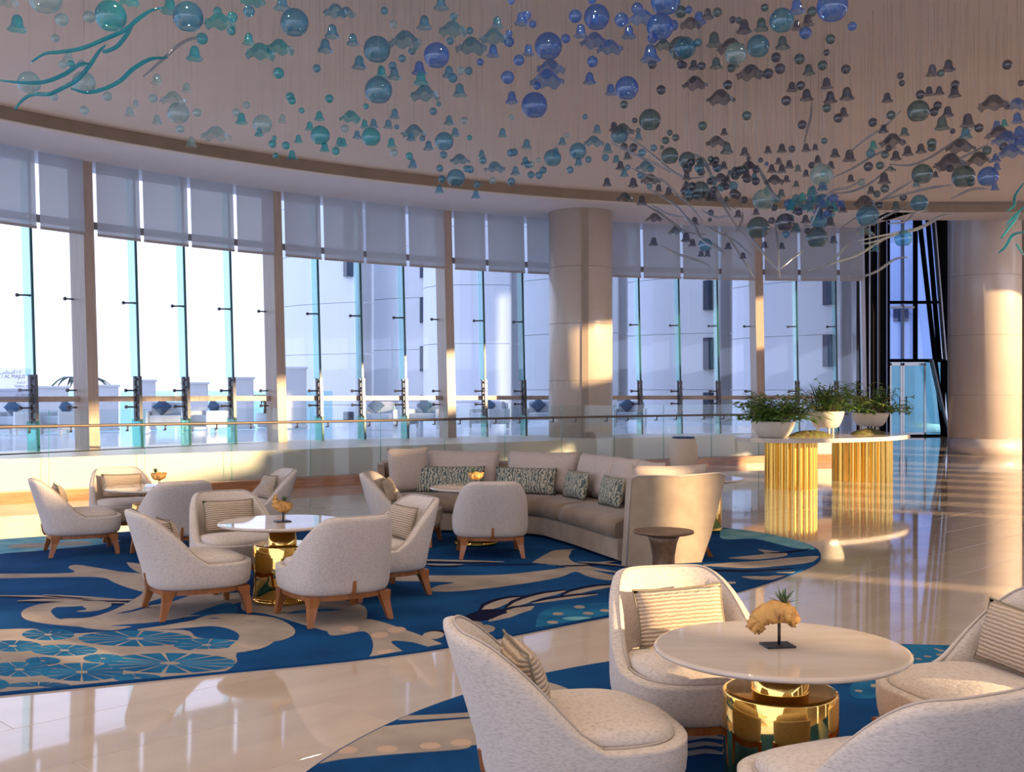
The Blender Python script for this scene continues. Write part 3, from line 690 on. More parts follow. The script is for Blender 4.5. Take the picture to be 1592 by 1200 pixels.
# scallop field, light blue with cream veins
poly(rug1, k7, [(-160, 550), (150, 538), (330, 560), (520, 552), (850, 545), (920, 580), (1080, 592), (1160, 612), (1100, 655), (1098, 700), (1000, 755), (720, 788), (400, 812), (-160, 860)], 'rug_cream')
def fan(cx, cy, rx, ry, a0=0, a1=2*PI, ns=11, core=0.16):
    """a shell: light-blue cells radiating from a core"""
    for i in range(ns):
        b0 = a0+(a1-a0)*i/ns+0.035; b1 = a0+(a1-a0)*(i+1)/ns-0.035; P = []
        for t in np.linspace(b0, b1, 5): P.append((cx+rx*1.02*math.cos(t), cy+ry*1.02*math.sin(t)))
        for t in np.linspace(b1, b0, 4): P.append((cx+rx*core*math.cos(t), cy+ry*core*math.sin(t)))
        pat(rug1, [k7(x, y) for x, y in P], 'rug_teal', 'scallop_cell')
fan(225, 566, 120, 27, ns=9); fan(630, 585, 260, 36, ns=13); fan(960, 615, 150, 30, ns=9); fan(790, 700, 300, 46, ns=15); fan(60, 620, 130, 26, ns=9); fan(300, 640, 150, 26, ns=10)
fan(380, 742, 190, 42, ns=12); fan(90, 730, 150, 34, ns=10); fan(180, 812, 160, 22, a0=PI, a1=2*PI, ns=8); fan(640, 770, 110, 20, ns=7); fan(480, 678, 90, 20, ns=7); fan(200, 690, 80, 18, ns=7); fan(-90, 680, 90, 30, ns=8); fan(-60, 800, 100, 30, ns=8)
# cream swirls
poly(rug1, k7, [(0, 282), (330, 278), (318, 252), (350, 240), (430, 250), (560, 272), (670, 285), (700, 330), (690, 368), (600, 348), (530, 322), (480, 300), (350, 296), (0, 303), (-150, 300)], 'rug_cream')
poly(rug1, k7, [(588, 228), (650, 236), (700, 265), (665, 282), (610, 255)], 'rug_cream')
poly(rug1, k7, [(0, 120), (120, 105), (330, 108), (480, 118), (560, 128), (420, 150), (200, 172), (60, 182), (-120, 195)], 'rug_light')
blob(rug1, k7, 150, 150, 110, 12, 'rug_cream'); blob(rug1, k7, 340, 140, 90, 10, 'rug_cream')
for pts, wd in ((((-40, 384), (200, 388), (330, 396), (620, 406)), 0.07), (((80, 409), (220, 405), (430, 413), (600, 420)), 0.10), (((200, 380), (400, 392), (650, 412)), 0.05), (((380, 400), (520, 404), (660, 404)), 0.06)):
    ribbon(rug1, k7, [(x, y+5) for x, y in pts], wd+0.03, 'rug_navy'); ribbon(rug1, k7, pts, wd, 'rug_cream')
poly(rug1, k7, [(300, 492), (420, 486), (520, 455), (590, 420), (650, 385), (690, 362), (880, 362), (1000, 372), (1140, 372), (1165, 400), (1080, 425), (985, 470), (880, 482), (760, 504), (640, 522), (540, 545), (430, 540), (330, 522), (230, 510)], 'rug_cream')
ribbon(rug1, k7, [(360, 458), (425, 452), (455, 437), (430, 421), (330, 424), (225, 431), (170, 458), (195, 492), (300, 515), (420, 530)], 0.20, 'rug_cream')
ribbon(rug1, k7, [(520, 525), (680, 520), (850, 500), (1000, 502)], 0.10, 'rug')
ribbon(rug1, k7, [(540, 470), (620, 455), (700, 430)], 0.05, 'rug'); ribbon(rug1, k7, [(690, 430), (790, 400), (870, 372)], 0.16, 'rug')
poly(rug1, k7, [(880, 475), (980, 440), (1060, 418), (1110, 440), (1080, 468), (960, 478)], 'rug_teal')
ribbon(rug1, k7, [(900, 505), (1000, 480), (1130, 485), (1240, 500), (1310, 545), (1290, 585), (1220, 602)], 0.17, 'rug_cream')
ribbon(rug1, k7, [(640, 545), (800, 530), (980, 510), (1110, 520), (1195, 556), (1180, 605), (1080, 640), (900, 640)], 0.24, 'rug_cream')
poly(rug1, k7, [(1120, 405), (1250, 388), (1420, 392), (1592, 405), (1700, 440), (1690, 520), (1592, 558), (1480, 540), (1350, 500), (1230, 468), (1130, 452)], 'rug_cream')
ribbon(rug1, k7, [(1330, 470), (1450, 455), (1592, 450)], 0.10, 'rug_teal')
poly(rug1, k8, [(-60, 470), (150, 498), (300, 545), (420, 590), (470, 612), (478, 640), (420, 628), (330, 602), (235, 598), (280, 640), (325, 660), (250, 682), (105, 693), (140, 660), (148, 600), (110, 552), (0, 568), (-60, 560)], 'rug_cream')
for x, y in ((40, 540), (180, 570), (210, 650), (260, 545)): blob(rug1, k8, x, y, 42, 14, 'rug_salmon')
poly(rug1, k8, [(200, 288), (500, 290), (750, 286), (950, 266), (1090, 252), (1250, 285), (1330, 296), (1250, 312), (1150, 294), (1090, 272), (1010, 300), (800, 335), (560, 362), (415, 362), (450, 338), (520, 322), (230, 313)], 'rug_cream')
ribbon(rug1, k8, [(1290, 275), (1120, 250), (1030, 228), (1008, 200), (1030, 176), (1080, 168)], 0.22, 'rug_cream')
poly(rug1, k8, [(890, 228), (935, 200), (975, 184), (985, 215), (1050, 236), (980, 240)], 'rug_cream')
for pts, wd in ((((300, 215), (480, 220), (760, 226)), 0.10), (((390, 236), (480, 240), (570, 238)), 0.08), (((1000, 240), (1130, 236), (1290, 222)), 0.08), (((1100, 225), (1200, 232), (1330, 246)), 0.06)):
    ribbon(rug1, k8, [(x, y+6) for x, y in pts], wd+0.02, 'rug_navy'); ribbon(rug1, k8, pts, wd, 'rug_cream')
ribbon(rug1, k8, [(560, 242), (780, 240), (980, 236)], 0.05, 'rug_navy')
# feathers
poly(rug1, k8, [(890, 582), (905, 530), (925, 470), (1010, 432), (1180, 420), (1300, 425), (1340, 470), (1280, 525), (1100, 566)], 'rug_teal')
for x, y in ((1110, 438), (1010, 470), (1150, 468), (985, 510), (1105, 520), (985, 555), (1230, 455), (1240, 495)): blob(rug1, k8, x, y, 26, 7, 'rug_cream')
blob(rug1, k8, 1100, 492, 70, 9, 'rug_light')
for pts, wd in ((((650, 462), (760, 412), (885, 390)), 0.12), (((770, 446), (900, 395), (1050, 361)), 0.10), (((1030, 388), (1150, 356), (1290, 334)), 0.10), (((690, 505), (800, 462), (895, 434)), 0.14), (((890, 420), (1050, 396), (1195, 378)), 0.07)):
    ribbon(rug1, k8, [(x-6, y-6) for x, y in pts], wd+0.04, 'rug_navy'); ribbon(rug1, k8, pts, wd, 'rug_cream')
ribbon(rug1, k8, [(590, 510), (680, 470), (755, 448)], 0.22, 'rug_navy'); blob(rug1, k8, 545, 492, 46, 16, 'rug_navy'); blob(rug1, k8, 440, 556, 44, 10, 'rug_navy'); blob(rug1, k8, 470, 628, 40, 9, 'rug_navy')
for x, y in ((612, 522), (668, 540), (430, 570)): blob(rug1, k8, x, y, 50, 18, 'rug_cream')
# right tip
poly(rug1, k9, [(180, 72), (330, 72), (470, 92), (560, 122), (620, 165), (520, 160), (340, 118), (190, 118)], 'rug_light')
ribbon(rug1, k9, [(100, 242), (300, 240), (500, 224), (630, 200)], 0.32, 'rug_cream')
ribbon(rug1, k9, [(220, 208), (340, 205), (440, 190), (360, 168)], 0.22, 'rug_cream')
ribbon(rug1, k9, [(80, 262), (300, 268), (520, 258)], 0.12, 'rug_navy'); ribbon(rug1, k9, [(440, 276), (530, 275), (610, 266)], 0.06, 'rug_cream')
ribbon(rug1, k9, [(280, 296), (400, 302), (520, 290)], 0.16, 'rug_cream'); ribbon(rug1, k9, [(180, 318), (215, 324), (245, 320)], 0.10, 'rug_cream')
ribbon(rug1, k9, [(380, 185), (480, 182), (600, 165)], 0.08, 'rug_navy')
# near rug
ribbon(rug2, k8, [(20, 925), (250, 957), (580, 944), (700, 930)], 0.07, 'rug_cream')
poly(rug2, k8, [(-120, 1040), (100, 1010), (300, 988), (600, 962), (760, 960), (760, 1075), (620, 1085), (560, 1105), (250, 1128), (0, 1152), (-190, 1180)], 'rug_cream')
for x, y in ((-60, 1115), (30, 1110), (215, 1105), (415, 1090), (560, 1075)): blob(rug2, k8, x, y, 50, 16, 'rug_salmon')
poly(rug2, k8, [(830, 780), (930, 785), (1020, 808), (1100, 845), (1140, 878), (1040, 900), (930, 905), (900, 850)], 'rug_cream')
ribbon(rug2, k8, [(560, 835), (540, 832), (600, 826)], 0.06, 'rug_cream'); blob(rug2, k8, 925, 830, 14, 18, 'rug')
ribbon(rug2, k8, [(900, 770), (1050, 700), (1260, 680)], 0.05, 'rug_teal')
poly(rug2, k9, [(980, 618), (1200, 612), (1440, 622), (1600, 640), (1560, 760), (1400, 830), (1100, 838), (820, 868), (790, 800), (900, 740)], 'rug_teal')
rr = random.Random(3)
for i in range(90):
    x = rr.uniform(820, 1430); y = rr.uniform(630, 845)
    if x < 1000 and y < 740: continue
    blob(rug2, k9, x, y, rr.uniform(9, 20), rr.uniform(3, 5), 'rug_cream', n=8)
poly(rug2, k9, [(1160, 690), (1300, 680), (1400, 700), (1330, 735), (1210, 730)], 'rug_light')
for y, wd in ((975, 0.07), (1050, 0.05), (1085, 0.05), (1120, 0.05)):
    ribbon(rug2, k9, [(-90, y), (20, y+6), (110, y-6), (210, y+8)], wd, 'rug_cream')
ribbon(rug2, k9, [(-60, 1010), (60, 1022), (180, 1030)], 0.06, 'rug_navy')

# ------------------------------------------------------------------ lounge chairs
FZ = RUGZ+0.0055
def ss(t): t = max(0, min(1, t)); return t*t*(3-2*t)
def make_chair(label):
    t = thing('lounge_chair', label, 'chair', group='cream lounge chairs')
    N = 64; W, D, e = 0.37, 0.365, 3.1
    ang_ = [2*PI*i/N for i in range(N)]
    base = [sup(a, W, D, e) for a in ang_]
    def g(y):  return 1-ss(((y+D)/(2*D)-0.03)/0.50)
    def hh(x, y):
        k = g(y); return 0.375+0.372*k**1.1-0.02*k*(abs(x)/W)**6
    def place(x, y, z, sc, off):
        k = g(y); s_ = sc*(1-off/W)
        up = max(0, z-0.30)
        xx = x*s_*(1-0.24*k*up); yy = y*s_-0.30*k*up
        return (xx, yy, z)
    rings = []
    for z, sc in ((0.205, 0.88), (0.208, 0.93), (0.225, 0.965), (0.26, 0.988), (0.31, 1.0)):
        rings.append([place(x, y, z, sc, 0) for x, y in base])
    for f in (0.25, 0.5, 0.75, 0.93):
        rings.append([place(x, y, 0.31+(hh(x, y)-0.31)*f, 1.0, 0) for x, y in base])
    for dz, off in ((-0.006, 0.006), (0.0, 0.024), (0.0, 0.040), (-0.012, 0.056)):
        rings.append([place(x, y, hh(x, y)+dz, 1.0, off) for x, y in base])
    for f in (0.75, 0.5, 0.25, 0.0):
        rings.append([place(x, y, 0.345+(hh(x, y)-0.012-0.345)*f, 1.0, 0.062+0.012*(1-f)) for x, y in base])
    obj('shell', loft(rings), M['fabric'], t)
    # seam piping along the rim
    path = [Vector(place(x, y, hh(x, y)+0.002, 1.0, 0.048)) for x, y in base]; path.append(path[0])
    obj('piping', tube_me(path, 0.0045, 5), M['piping'], t)
    # seat cushion
    cr_ = []
    for z, sc in ((0.34, 0.94), (0.365, 0.985), (0.385, 1.0), (0.405, 0.985), (0.418, 0.94), (0.428, 0.80), (0.436, 0.55), (0.440, 0.25)):
        cr_.append([(x*sc*0.835, y*sc*0.80+0.03-(0.018 if y < 0 else 0), z-0.02*(abs(y)/D)**3*sc) for x, y in base])
    obj('seat_cushion', loft(cr_), M['fabric'], t)
    # wooden frame
    ob = [sup(a, 0.325, 0.325, 3.2) for a in ang_]; ib = [sup(a, 0.27, 0.27, 3.2) for a in ang_]
    obj('frame', loft([[(x, y, 0.168) for x, y in ob], [(x, y, 0.206) for x, y in ob], [(x, y, 0.206) for x, y in ib], [(x, y, 0.168) for x, y in ib], [(x, y, 0.168) for x, y in ob]], False, False, smooth=False), M['leg_wood'], t)
    for sx in (-1, 1):
        for sy in (-1, 1):
            rg = []
            for z, px_, py_, hw in ((0.200, 0.262, 0.262, 0.046), (0.165, 0.268, 0.268, 0.038), (0.13, 0.274, 0.276, 0.030), (0.07, 0.286, 0.292, 0.024), (0.0, 0.300, 0.312 if sy < 0 else 0.302, 0.018)):
                rg.append([(sx*(px_+a*hw), sy*(py_+b*hw), z) for a, b in ((-1, -1), (1, -1), (1, 1), (-1, 1))])
            obj('leg', loft(rg, smooth=False), M['leg_wood'], t)
    obj('back_tab', loft([[(-0.013, -0.32, 0.19), (0.013, -0.32, 0.19), (0.013, -0.349, 0.19), (-0.013, -0.349, 0.19)], [(-0.013, -0.35, 0.225), (0.013, -0.35, 0.225), (0.013, -0.366, 0.225), (-0.013, -0.366, 0.225)],
                          [(-0.011, -0.365, 0.30), (0.011, -0.365, 0.30), (0.011, -0.376, 0.30), (-0.011, -0.376, 0.30)]], smooth=False), M['leg_wood'], t)
    return t
proto = make_chair('x')
pil_me = pillow_me(0.44, 0.27, 0.13, seed=4); pil_me.materials.append(M['pleat'])
def edge_me():
    P = []
    for i in range(41):
        a = i/40*4; s_ = int(a) % 4; f = a-int(a)
        u, v = ((-1+2*f, -1), (1, -1+2*f), (1-2*f, 1), (-1, 1-2*f))[s_]
        P.append(Vector((u*0.22*(1-0.06*(1-v*v)), 0, v*0.135*(1-0.078*(1-u*u)))))
    return tube_me(P, 0.005, 5)
ed_me = edge_me(); ed_me.materials.append(M['pleat_edge'])
chairs = [  # x, y, facing, label, pillow (0 none), pillow label
 (-2.31, 8.01, (0.485, 0.28), 'cream lounge chair seen side-on at the left of the middle glossy round table', 'on the side-on left chair of the middle table'),
 (-1.28, 7.80, (-0.55, 0.84), 'cream lounge chair turned with its back to us in front of the middle round table', None),
 (-1.08, 8.69, (-0.82, -0.57), 'cream lounge chair facing left on the right side of the middle round table', 'in full view on the right-hand chair of the middle table'),
 (-2.26, 9.05, (0.55, -0.84), 'cream lounge chair facing us behind the middle round table', 'behind the tabletop on the chair facing us at the middle table'),
 (-4.31, 10.95, (0.505, 0.265), 'cream lounge chair side-on at the far left edge, facing the farthest left table', 'on the leftmost chair by the window rail'),
 (-4.25, 12.05, (0.55, -0.84), 'cream lounge chair facing us behind the far left round table', 'behind the far left tabletop'),
 (-3.36, 10.78, (-0.55, 0.84), 'cream lounge chair with its back to us in front of the far left round table', None),
 (-2.86, 11.95, (-0.85, -0.5), 'cream lounge chair at the right of the far left table, mostly hidden behind others', 'on the mostly hidden chair right of the far left table'),
 (-1.11, 11.58, (0.99, -0.1), 'cream lounge chair at the left end of the sofa, facing right', 'on the chair at the left end of the sofa'),
 (-0.22, 10.80, (-0.10, 1.0), 'cream lounge chair with its back squarely to us in front of the sofa', None),
 (0.83, 4.86, (0.22, -0.95), 'sunlit cream lounge chair facing us behind the nearest marble table', 'wide sunlit one behind the nearest marble tabletop'),
 (0.245, 4.02, (0.97, 0.20), 'largest cream lounge chair in the foreground, side-on at the left of the nearest table', 'peeking past the wing of the large foreground chair'),
 (1.13, 3.44, (-0.42, 0.91), 'cream lounge chair at the bottom right corner with its back to us', None),
 (1.92, 4.47, (-0.96, -0.28), 'cream lounge chair cut by the right edge of the photo', 'on the chair cut by the right edge'),
]
for i, (x, y, f, lb, pl) in enumerate(chairs):
    rz = math.atan2(-f[0], f[1])
    if i == 0: proto.location = (x, y, FZ); proto.rotation_euler = (0, 0, rz); proto['label'] = lb; ch = proto
    else: ch = dup(proto, (x, y, FZ), rz, lb)
    if pl:
        Mx = Matrix.Translation((x, y, FZ)) @ Matrix.Rotation(rz, 4, 'Z') @ Matrix.Translation((0.03*R.uniform(-1, 1), -0.205, 0.555)) @ Matrix.Rotation(0.28, 4, 'X') @ Matrix.Rotation(R.uniform(-0.05, 0.05), 4, 'Y')
        p = obj('pleated_pillow', pil_me); p.matrix_world = Mx
        tag(p, 'pleated beige lumbar pillow '+pl, 'pillow', 'pleated pillows on the lounge chairs')
        obj('welt', ed_me, None, p)

# ------------------------------------------------------------------ round tables
def make_table():
    t = thing('round_table', 'x', 'table', group='round marble tables on brass drums')
    rt = 0.485
    obj('tabletop', lathe([(0.36, 0.572), (0.47, 0.580), (rt, 0.588), (rt+0.002, 0.595), (rt-0.004, 0.602), (rt-0.012, 0.604)], 72), M['marble'], t)
    obj('underside', lathe([(0.10, 0.556), (0.34, 0.560), (0.455, 0.578), (0.40, 0.579)], 64), M['rim_under'], t)
    obj('base_drum', lathe([(0.215, 0.03), (0.22, 0.04), (0.22, 0.425), (0.216, 0.435), (0.205, 0.437)], 72), M['gold'], t)
    obj('foot_ring', lathe([(0.224, 0.0), (0.224, 0.032), (0.20, 0.034)], 64), M['gold'], t)
    obj('neck', lathe([(0.112, 0.43), (0.108, 0.44), (0.108, 0.485), (0.102, 0.49), (0.102, 0.56)], 48), M['gold'], t)
    return t
tb = make_table()
tables = [(1.04, 4.24, 'nearest and largest round marble table in the foreground'), (-1.76, 8.38, 'round glossy table reflecting the windows in the middle chair group'),
          (-3.75, 11.45, 'far left round table on a brass drum, nearest the window rail'), (-0.38, 11.52, 'round table in the curve of the sofa, half hidden behind a chair')]
for i, (x, y, lb) in enumerate(tables):
    if i == 0: tb.location = (x, y, FZ); tb['label'] = lb
    else: dup(tb, (x, y, FZ), i*0.8, lb)
# table hidden behind the right arm of the sofa
dup(tb, (2.21, 12.7, FZ), 0.3, 'round table peeking out behind the right arm of the sofa')

# driftwood ornaments with an air plant
def driftwood_me(pts, rads, seed):
    rr = random.Random(seed); P = catmull(pts, 5); k = len(P)
    nr = len(rads)-1
    def rad(u):
        v = u*nr; i = min(nr-1, int(v)); return (rads[i]+(rads[i+1]-rads[i])*(v-i))
    me = tube_me(P, rad, 12)
    for v in me.vertices:
        v.co += Vector((rr.uniform(-1, 1), rr.uniform(-1, 1), rr.uniform(-1, 1)))*0.0085
    return me
def ornament(x, y, z, rz, style, label):
    t = thing('driftwood_ornament', label, 'ornament', (x, y, z), rz, 'driftwood ornaments on the tables')
    obj('base_plate', box_me(0.115, 0.09, 0.008, 0.001, c=(0, 0, 0.004)), M['black_metal'], t)
    for dx, dy in ((0.0, -0.008), (0.014, 0.012)): obj('rod', tube_me([Vector((dx, dy, 0.006)), Vector((dx, dy, 0.10))], 0.0035, 6), M['black_metal'], t)
    if style == 0:
        body = driftwood_me([(-0.115, 0, 0.075), (-0.085, 0, 0.10), (-0.05, 0, 0.125), (0.0, 0, 0.135), (0.045, 0, 0.122), (0.08, 0, 0.098)], [0.012, 0.034, 0.042, 0.040, 0.036, 0.014], 5)
        obj('driftwood', body, M['driftwood'], t)
        obj('driftwood_knob', driftwood_me([(-0.10, 0, 0.10), (-0.085, 0, 0.075), (-0.062, -0.01, 0.066)], [0.030, 0.024, 0.012], 6), M['driftwood'], t)
        obj('driftwood_knob', driftwood_me([(0.04, 0, 0.11), (0.055, -0.01, 0.09), (0.06, -0.01, 0.078)], [0.020, 0.013, 0.006], 8), M['driftwood'], t)
        c = Vector((0.03, 0.012, 0.160)); rl = 0.072
    elif style == 1:
        obj('driftwood', driftwood_me([(-0.055, 0, 0.205), (-0.058, 0, 0.17), (-0.045, 0, 0.13), (0.0, 0, 0.115), (0.045, 0, 0.12), (0.065, 0, 0.14)], [0.006, 0.018, 0.036, 0.046, 0.036, 0.012], 9), M['driftwood'], t)
        obj('driftwood_knob', driftwood_me([(0.01, 0, 0.11), (0.03, 0, 0.085), (0.045, 0, 0.075)], [0.022, 0.016, 0.006], 3), M['driftwood'], t)
        c = Vector((0.015, 0, 0.155)); rl = 0.06
    else:
        obj('driftwood', driftwood_me([(-0.07, 0, 0.145), (-0.045, 0, 0.12), (0.0, 0, 0.112), (0.045, 0, 0.12), (0.075, 0, 0.15)], [0.008, 0.034, 0.045, 0.034, 0.008], 12), M['driftwood'], t)
        c = Vector((-0.03, 0, 0.155)); rl = 0.065
    pl = obj('air_plant', lathe([(0.006, 0), (0.013, 0.008), (0.006, 0.02)], 8), M['succulent'], t, c)
    for k in range(17):
        a = k*2.39996; el = 0.35+1.05*(k/17); L_ = rl*(0.85+0.3*R.random())
        d = Vector((math.cos(a)*math.cos(el), math.sin(a)*math.cos(el), math.sin(el)))
        V = []; Fc = []
        s_ = d.cross(Vector((0, 0, 1))).normalized(); up = s_.cross(d)
        for i in range(4):
            u = i/3; w_ = 0.0085*(1-u)**0.7+0.0008; p = d*L_*u-Vector((0, 0, 0.010*u*u))
            V += [p-s_*w_, p+s_*w_, p-up*0.003*(1-u)]
        for i in range(3):
            b = i*3
            for q in range(3): Fc.append((b+q, b+(q+1) % 3, b+3+(q+1) % 3, b+3+q))
        obj('leaf', mesh_from(V, Fc), M['succulent'], pl)
    return t
TZ = FZ+0.604
ornament(1.03, 4.24, TZ, 0.15, 0, 'arched honey-coloured driftwood on a black stand on the nearest table')
ornament(-1.755, 8.36, TZ, 0.5, 1, 'horned driftwood with an air plant on the middle glossy table')
ornament(-3.70, 11.45, TZ, 0.3, 2, 'cup-shaped driftwood with spiky leaves on the far left table')
ornament(-0.38, 11.50, TZ, 0.1, 2, 'rounded driftwood with green tufts on the table before the sofa')

# brown bronze side table
st = thing('side_table', 'small round brown bronze side table with waisted pedestal by the sofa arm', 'table', (1.20, 8.66, FZ))
obj('tabletop', lathe([(0.215, 0.475), (0.238, 0.482), (0.24, 0.492), (0.236, 0.5)], 48), M['brown_bronze'], st)
obj('pedestal', lathe([(0.15, 0.0), (0.15, 0.012), (0.115, 0.10), (0.088, 0.22), (0.088, 0.30), (0.105, 0.40), (0.135, 0.478)], 40), M['brown_bronze'], st)

# ------------------------------------------------------------------ curved sofa
fr = catmull([(-1.45, 12.40, 0), (-0.78, 12.48, 0), (0.15, 12.2, 0), (0.47, 11.72, 0), (1.05, 10.06, 0)], 10)
sofa = thing('curved_sofa', 'long curved taupe velvet sofa with flared back wrapping around the table', 'sofa', (0, 0, FZ))
def fnorm(i):
    a = fr[max(i-1, 0)]; b = fr[min(i+1, len(fr)-1)]; d = (b-a).normalized(); return Vector((-d.y, d.x, 0))
def sweep(i0, i1, prof, m, name, parent=None, smooth=False):
    rings = []
    for i in range(i0, i1+1):
        n = fnorm(i); rings.append([fr[i]+n*o+Vector((0, 0, z)) for o, z in prof])
    return obj(name, loft(rings, smooth=smooth), m, parent or sofa)
nF = len(fr)-1; jn = 31
for a, b in ((0, jn), (jn, nF-1)):
    sweep(a, b, [(0.03, 0.015), (0.0, 0.03), (-0.01, 0.21), (0.02, 0.225), (0.70, 0.225), (0.72, 0.015)], M['velvet_light'], 'base')
    sweep(a, b, [(0.0, 0.228), (-0.03, 0.25), (-0.04, 0.31), (-0.02, 0.37), (0.06, 0.405), (0.30, 0.425), (0.60, 0.425), (0.64, 0.40), (0.64, 0.228)], M['velvet'], 'seat_cushion', smooth=True)
sweep(0, nF-1, [(0.66, 0.02), (0.60, 0.26), (0.68, 0.70), (0.72, 0.755), (0.86, 0.775), (0.93, 0.75), (0.86, 0.40), (0.76, 0.02)], M['velvet'], 'back_shell')
# right-hand end panel
n = fnorm(nF); d_ = (fr[nF]-fr[nF-1]).normalized(); P0 = fr[nF]
prof = [(-0.02, 0.0), (0.03, 0.80), (0.10, 0.83), (0.55, 0.815), (0.95, 0.835), (1.02, 0.80), (0.94, 0.52), (0.86, 0.25), (0.76, 0.0)]
rg = [[P0+n*o+d_*s+Vector((0, 0, z)) for o, z in prof] for s in (-0.06, 0.04)]
obj('arm_panel', loft(rg, smooth=False), M['velvet_light'], sofa)
obj('arm_piping', tube_me([P0+n*o+d_*0.042+Vector((0, 0, z)) for o, z in prof[:6]], 0.008, 6), M['piping'], sofa)
n0 = fnorm(0); d0 = (fr[0]-fr[1]).normalized()
rg = [[fr[0]+n0*o+d0*s+Vector((0, 0, z)) for o, z in [(0.45, 0.02), (0.42, 0.50), (0.62, 0.74), (0.90, 0.76), (0.80, 0.02)]] for s in (-0.02, 0.06)]
obj('end_panel', loft(rg, smooth=False), M['velvet'], sofa)
lg = P0+n*0.80-d_*0.25
obj('leg', loft([[(lg.x+a*0.035, lg.y+b*0.035, 0.34) for a, b in ((-1, -1), (1, -1), (1, 1), (-1, 1))], [(lg.x+n.x*0.22+a*0.022, lg.y+n.y*0.22+b*0.022, 0.0) for a, b in ((-1, -1), (1, -1), (1, 1), (-1, 1))]], smooth=False), M['leg_wood'], sofa)
def face_rot(nx, ny): return math.atan2(-nx, ny)
def cushion(name, x, y, z, wd, ht, th, rz, tilt, m, label, cat, grp, seed):
    o = obj(name, pillow_me(wd, ht, th, 16, 12, 0.05, seed=seed), M[m]); o.location = (x, y, z); o.rotation_euler = (tilt, 0, rz)
    return tag(o, label, cat, grp)
def sofa_slot(i, off): q = fr[i]+fnorm(i)*off; return q, face_rot(*fnorm(i)[:2])
SC = [  # path index, width, label
 (11.0, 0.92, 'wide beige linen back cushion, second from the left end of the sofa'), (19.0, 0.94, 'wide beige linen back cushion in the middle of the sofa'),
 (26.0, 0.62, 'beige linen back cushion at the inner bend of the sofa'), (30.0, 0.52, 'narrow beige linen back cushion just past the bend of the sofa'),
 (33.0, 0.58, 'beige linen back cushion on the right run, second from the arm'), (36.5, 0.58, 'beige linen back cushion nearest the right arm of the sofa')]
for k, (i, wd, lb) in enumerate(SC):
    i = int(i); q, rz = sofa_slot(i, 0.60)
    cushion('back_cushion', q.x, q.y, 0.665+FZ, wd, 0.50, 0.22, rz, -0.17, 'linen', lb, 'cushion', 'linen back cushions on the sofa', k)
cushion('back_cushion', -1.22, 12.92, 0.68+FZ, 0.54, 0.54, 0.20, 0.55, -0.16, 'linen', 'square beige linen cushion turned inward at the left end of the sofa', 'cushion', 'linen back cushions on the sofa', 11)
q = P0+n*0.55-d_*0.22
cushion('back_cushion', q.x, q.y, 0.66+FZ, 0.80, 0.50, 0.18, face_rot(-d_.x, -d_.y)+PI, -0.10, 'linen', 'pale beige linen cushion leaning on the inside of the right sofa arm', 'cushion', 'linen back cushions on the sofa', 12)
for i, off, wd, lb in ((10, 0.40, 0.84, 'green zigzag lumbar pillow at the left of the sofa, behind the driftwood'), (18, 0.40, 0.78, 'green zigzag lumbar pillow in the centre of the sofa'),
                       (27, 0.36, 0.54, 'green zigzag lumbar pillow at the bend of the sofa'), (34, 0.36, 0.52, 'green zigzag lumbar pillow nearest the right arm of the sofa')):
    q, rz = sofa_slot(i, off)
    cushion('patterned_pillow', q.x, q.y, 0.575+FZ, wd, 0.32, 0.16, rz, -0.22, 'ikat', lb, 'pillow', 'patterned lumbar pillows on the sofa', 20+i)

# ------------------------------------------------------------------ planter console
co = thing('planter_console', 'oval white marble console on two fluted brass drums', 'console', (5.55, 19.4, 0), 0.76)
ell = [(2.15*math.cos(2*PI*i/72), 1.18*math.sin(2*PI*i/72)) for i in range(72)]
obj('tabletop', prism_me(ell, 0.80, 0.87), M['console_marble'], co)
def fluted(r, ht, nfl=24):
    nseg = nfl*8; rings = []
    for z in (0.0, ht):
        rings.append([((r-0.035+0.035*abs(math.sin(nfl*PI*j/nseg))**0.6)*math.cos(2*PI*j/nseg), (r-0.035+0.035*abs(math.sin(nfl*PI*j/nseg))**0.6)*math.sin(2*PI*j/nseg), z) for j in range(nseg)])
    return loft(rings, smooth=False)
def to_local(x, y): v = co.matrix_basis.inverted() @ Vector((x, y, 0)); return v
inv = (Matrix.Translation(co.location) @ Matrix.Rotation(0.76, 4, 'Z')).inverted()
for x, y, r in ((4.74, 18.57, 0.44), (6.50, 20.30, 0.545)):
    v = inv @ Vector((x, y, 0)); obj('fluted_drum', fluted(r, 0.80), M['gold_flute'], co, v)
CT = 0.87
def leaf_card(V, Fc, p, d, up, L_, w_):
    s_ = d.cross(up); s_ = s_.normalized() if s_.length > 1e-6 else Vector((1, 0, 0)); nn = s_.cross(d)
    b = len(V)
    for u, k in ((0, 0.15), (0.4, 1.0), (0.75, 0.7), (1.0, 0.04)):
        c_ = p+d*L_*u-Vector((0, 0, 0.35*L_*u*u)); V += [c_-s_*w_*k, c_+nn*w_*0.35*k, c_+s_*w_*k]
    for i in range(3):
        for q in range(2): Fc.append((b+i*3+q, b+i*3+q+1, b+(i+1)*3+q+1, b+(i+1)*3+q))
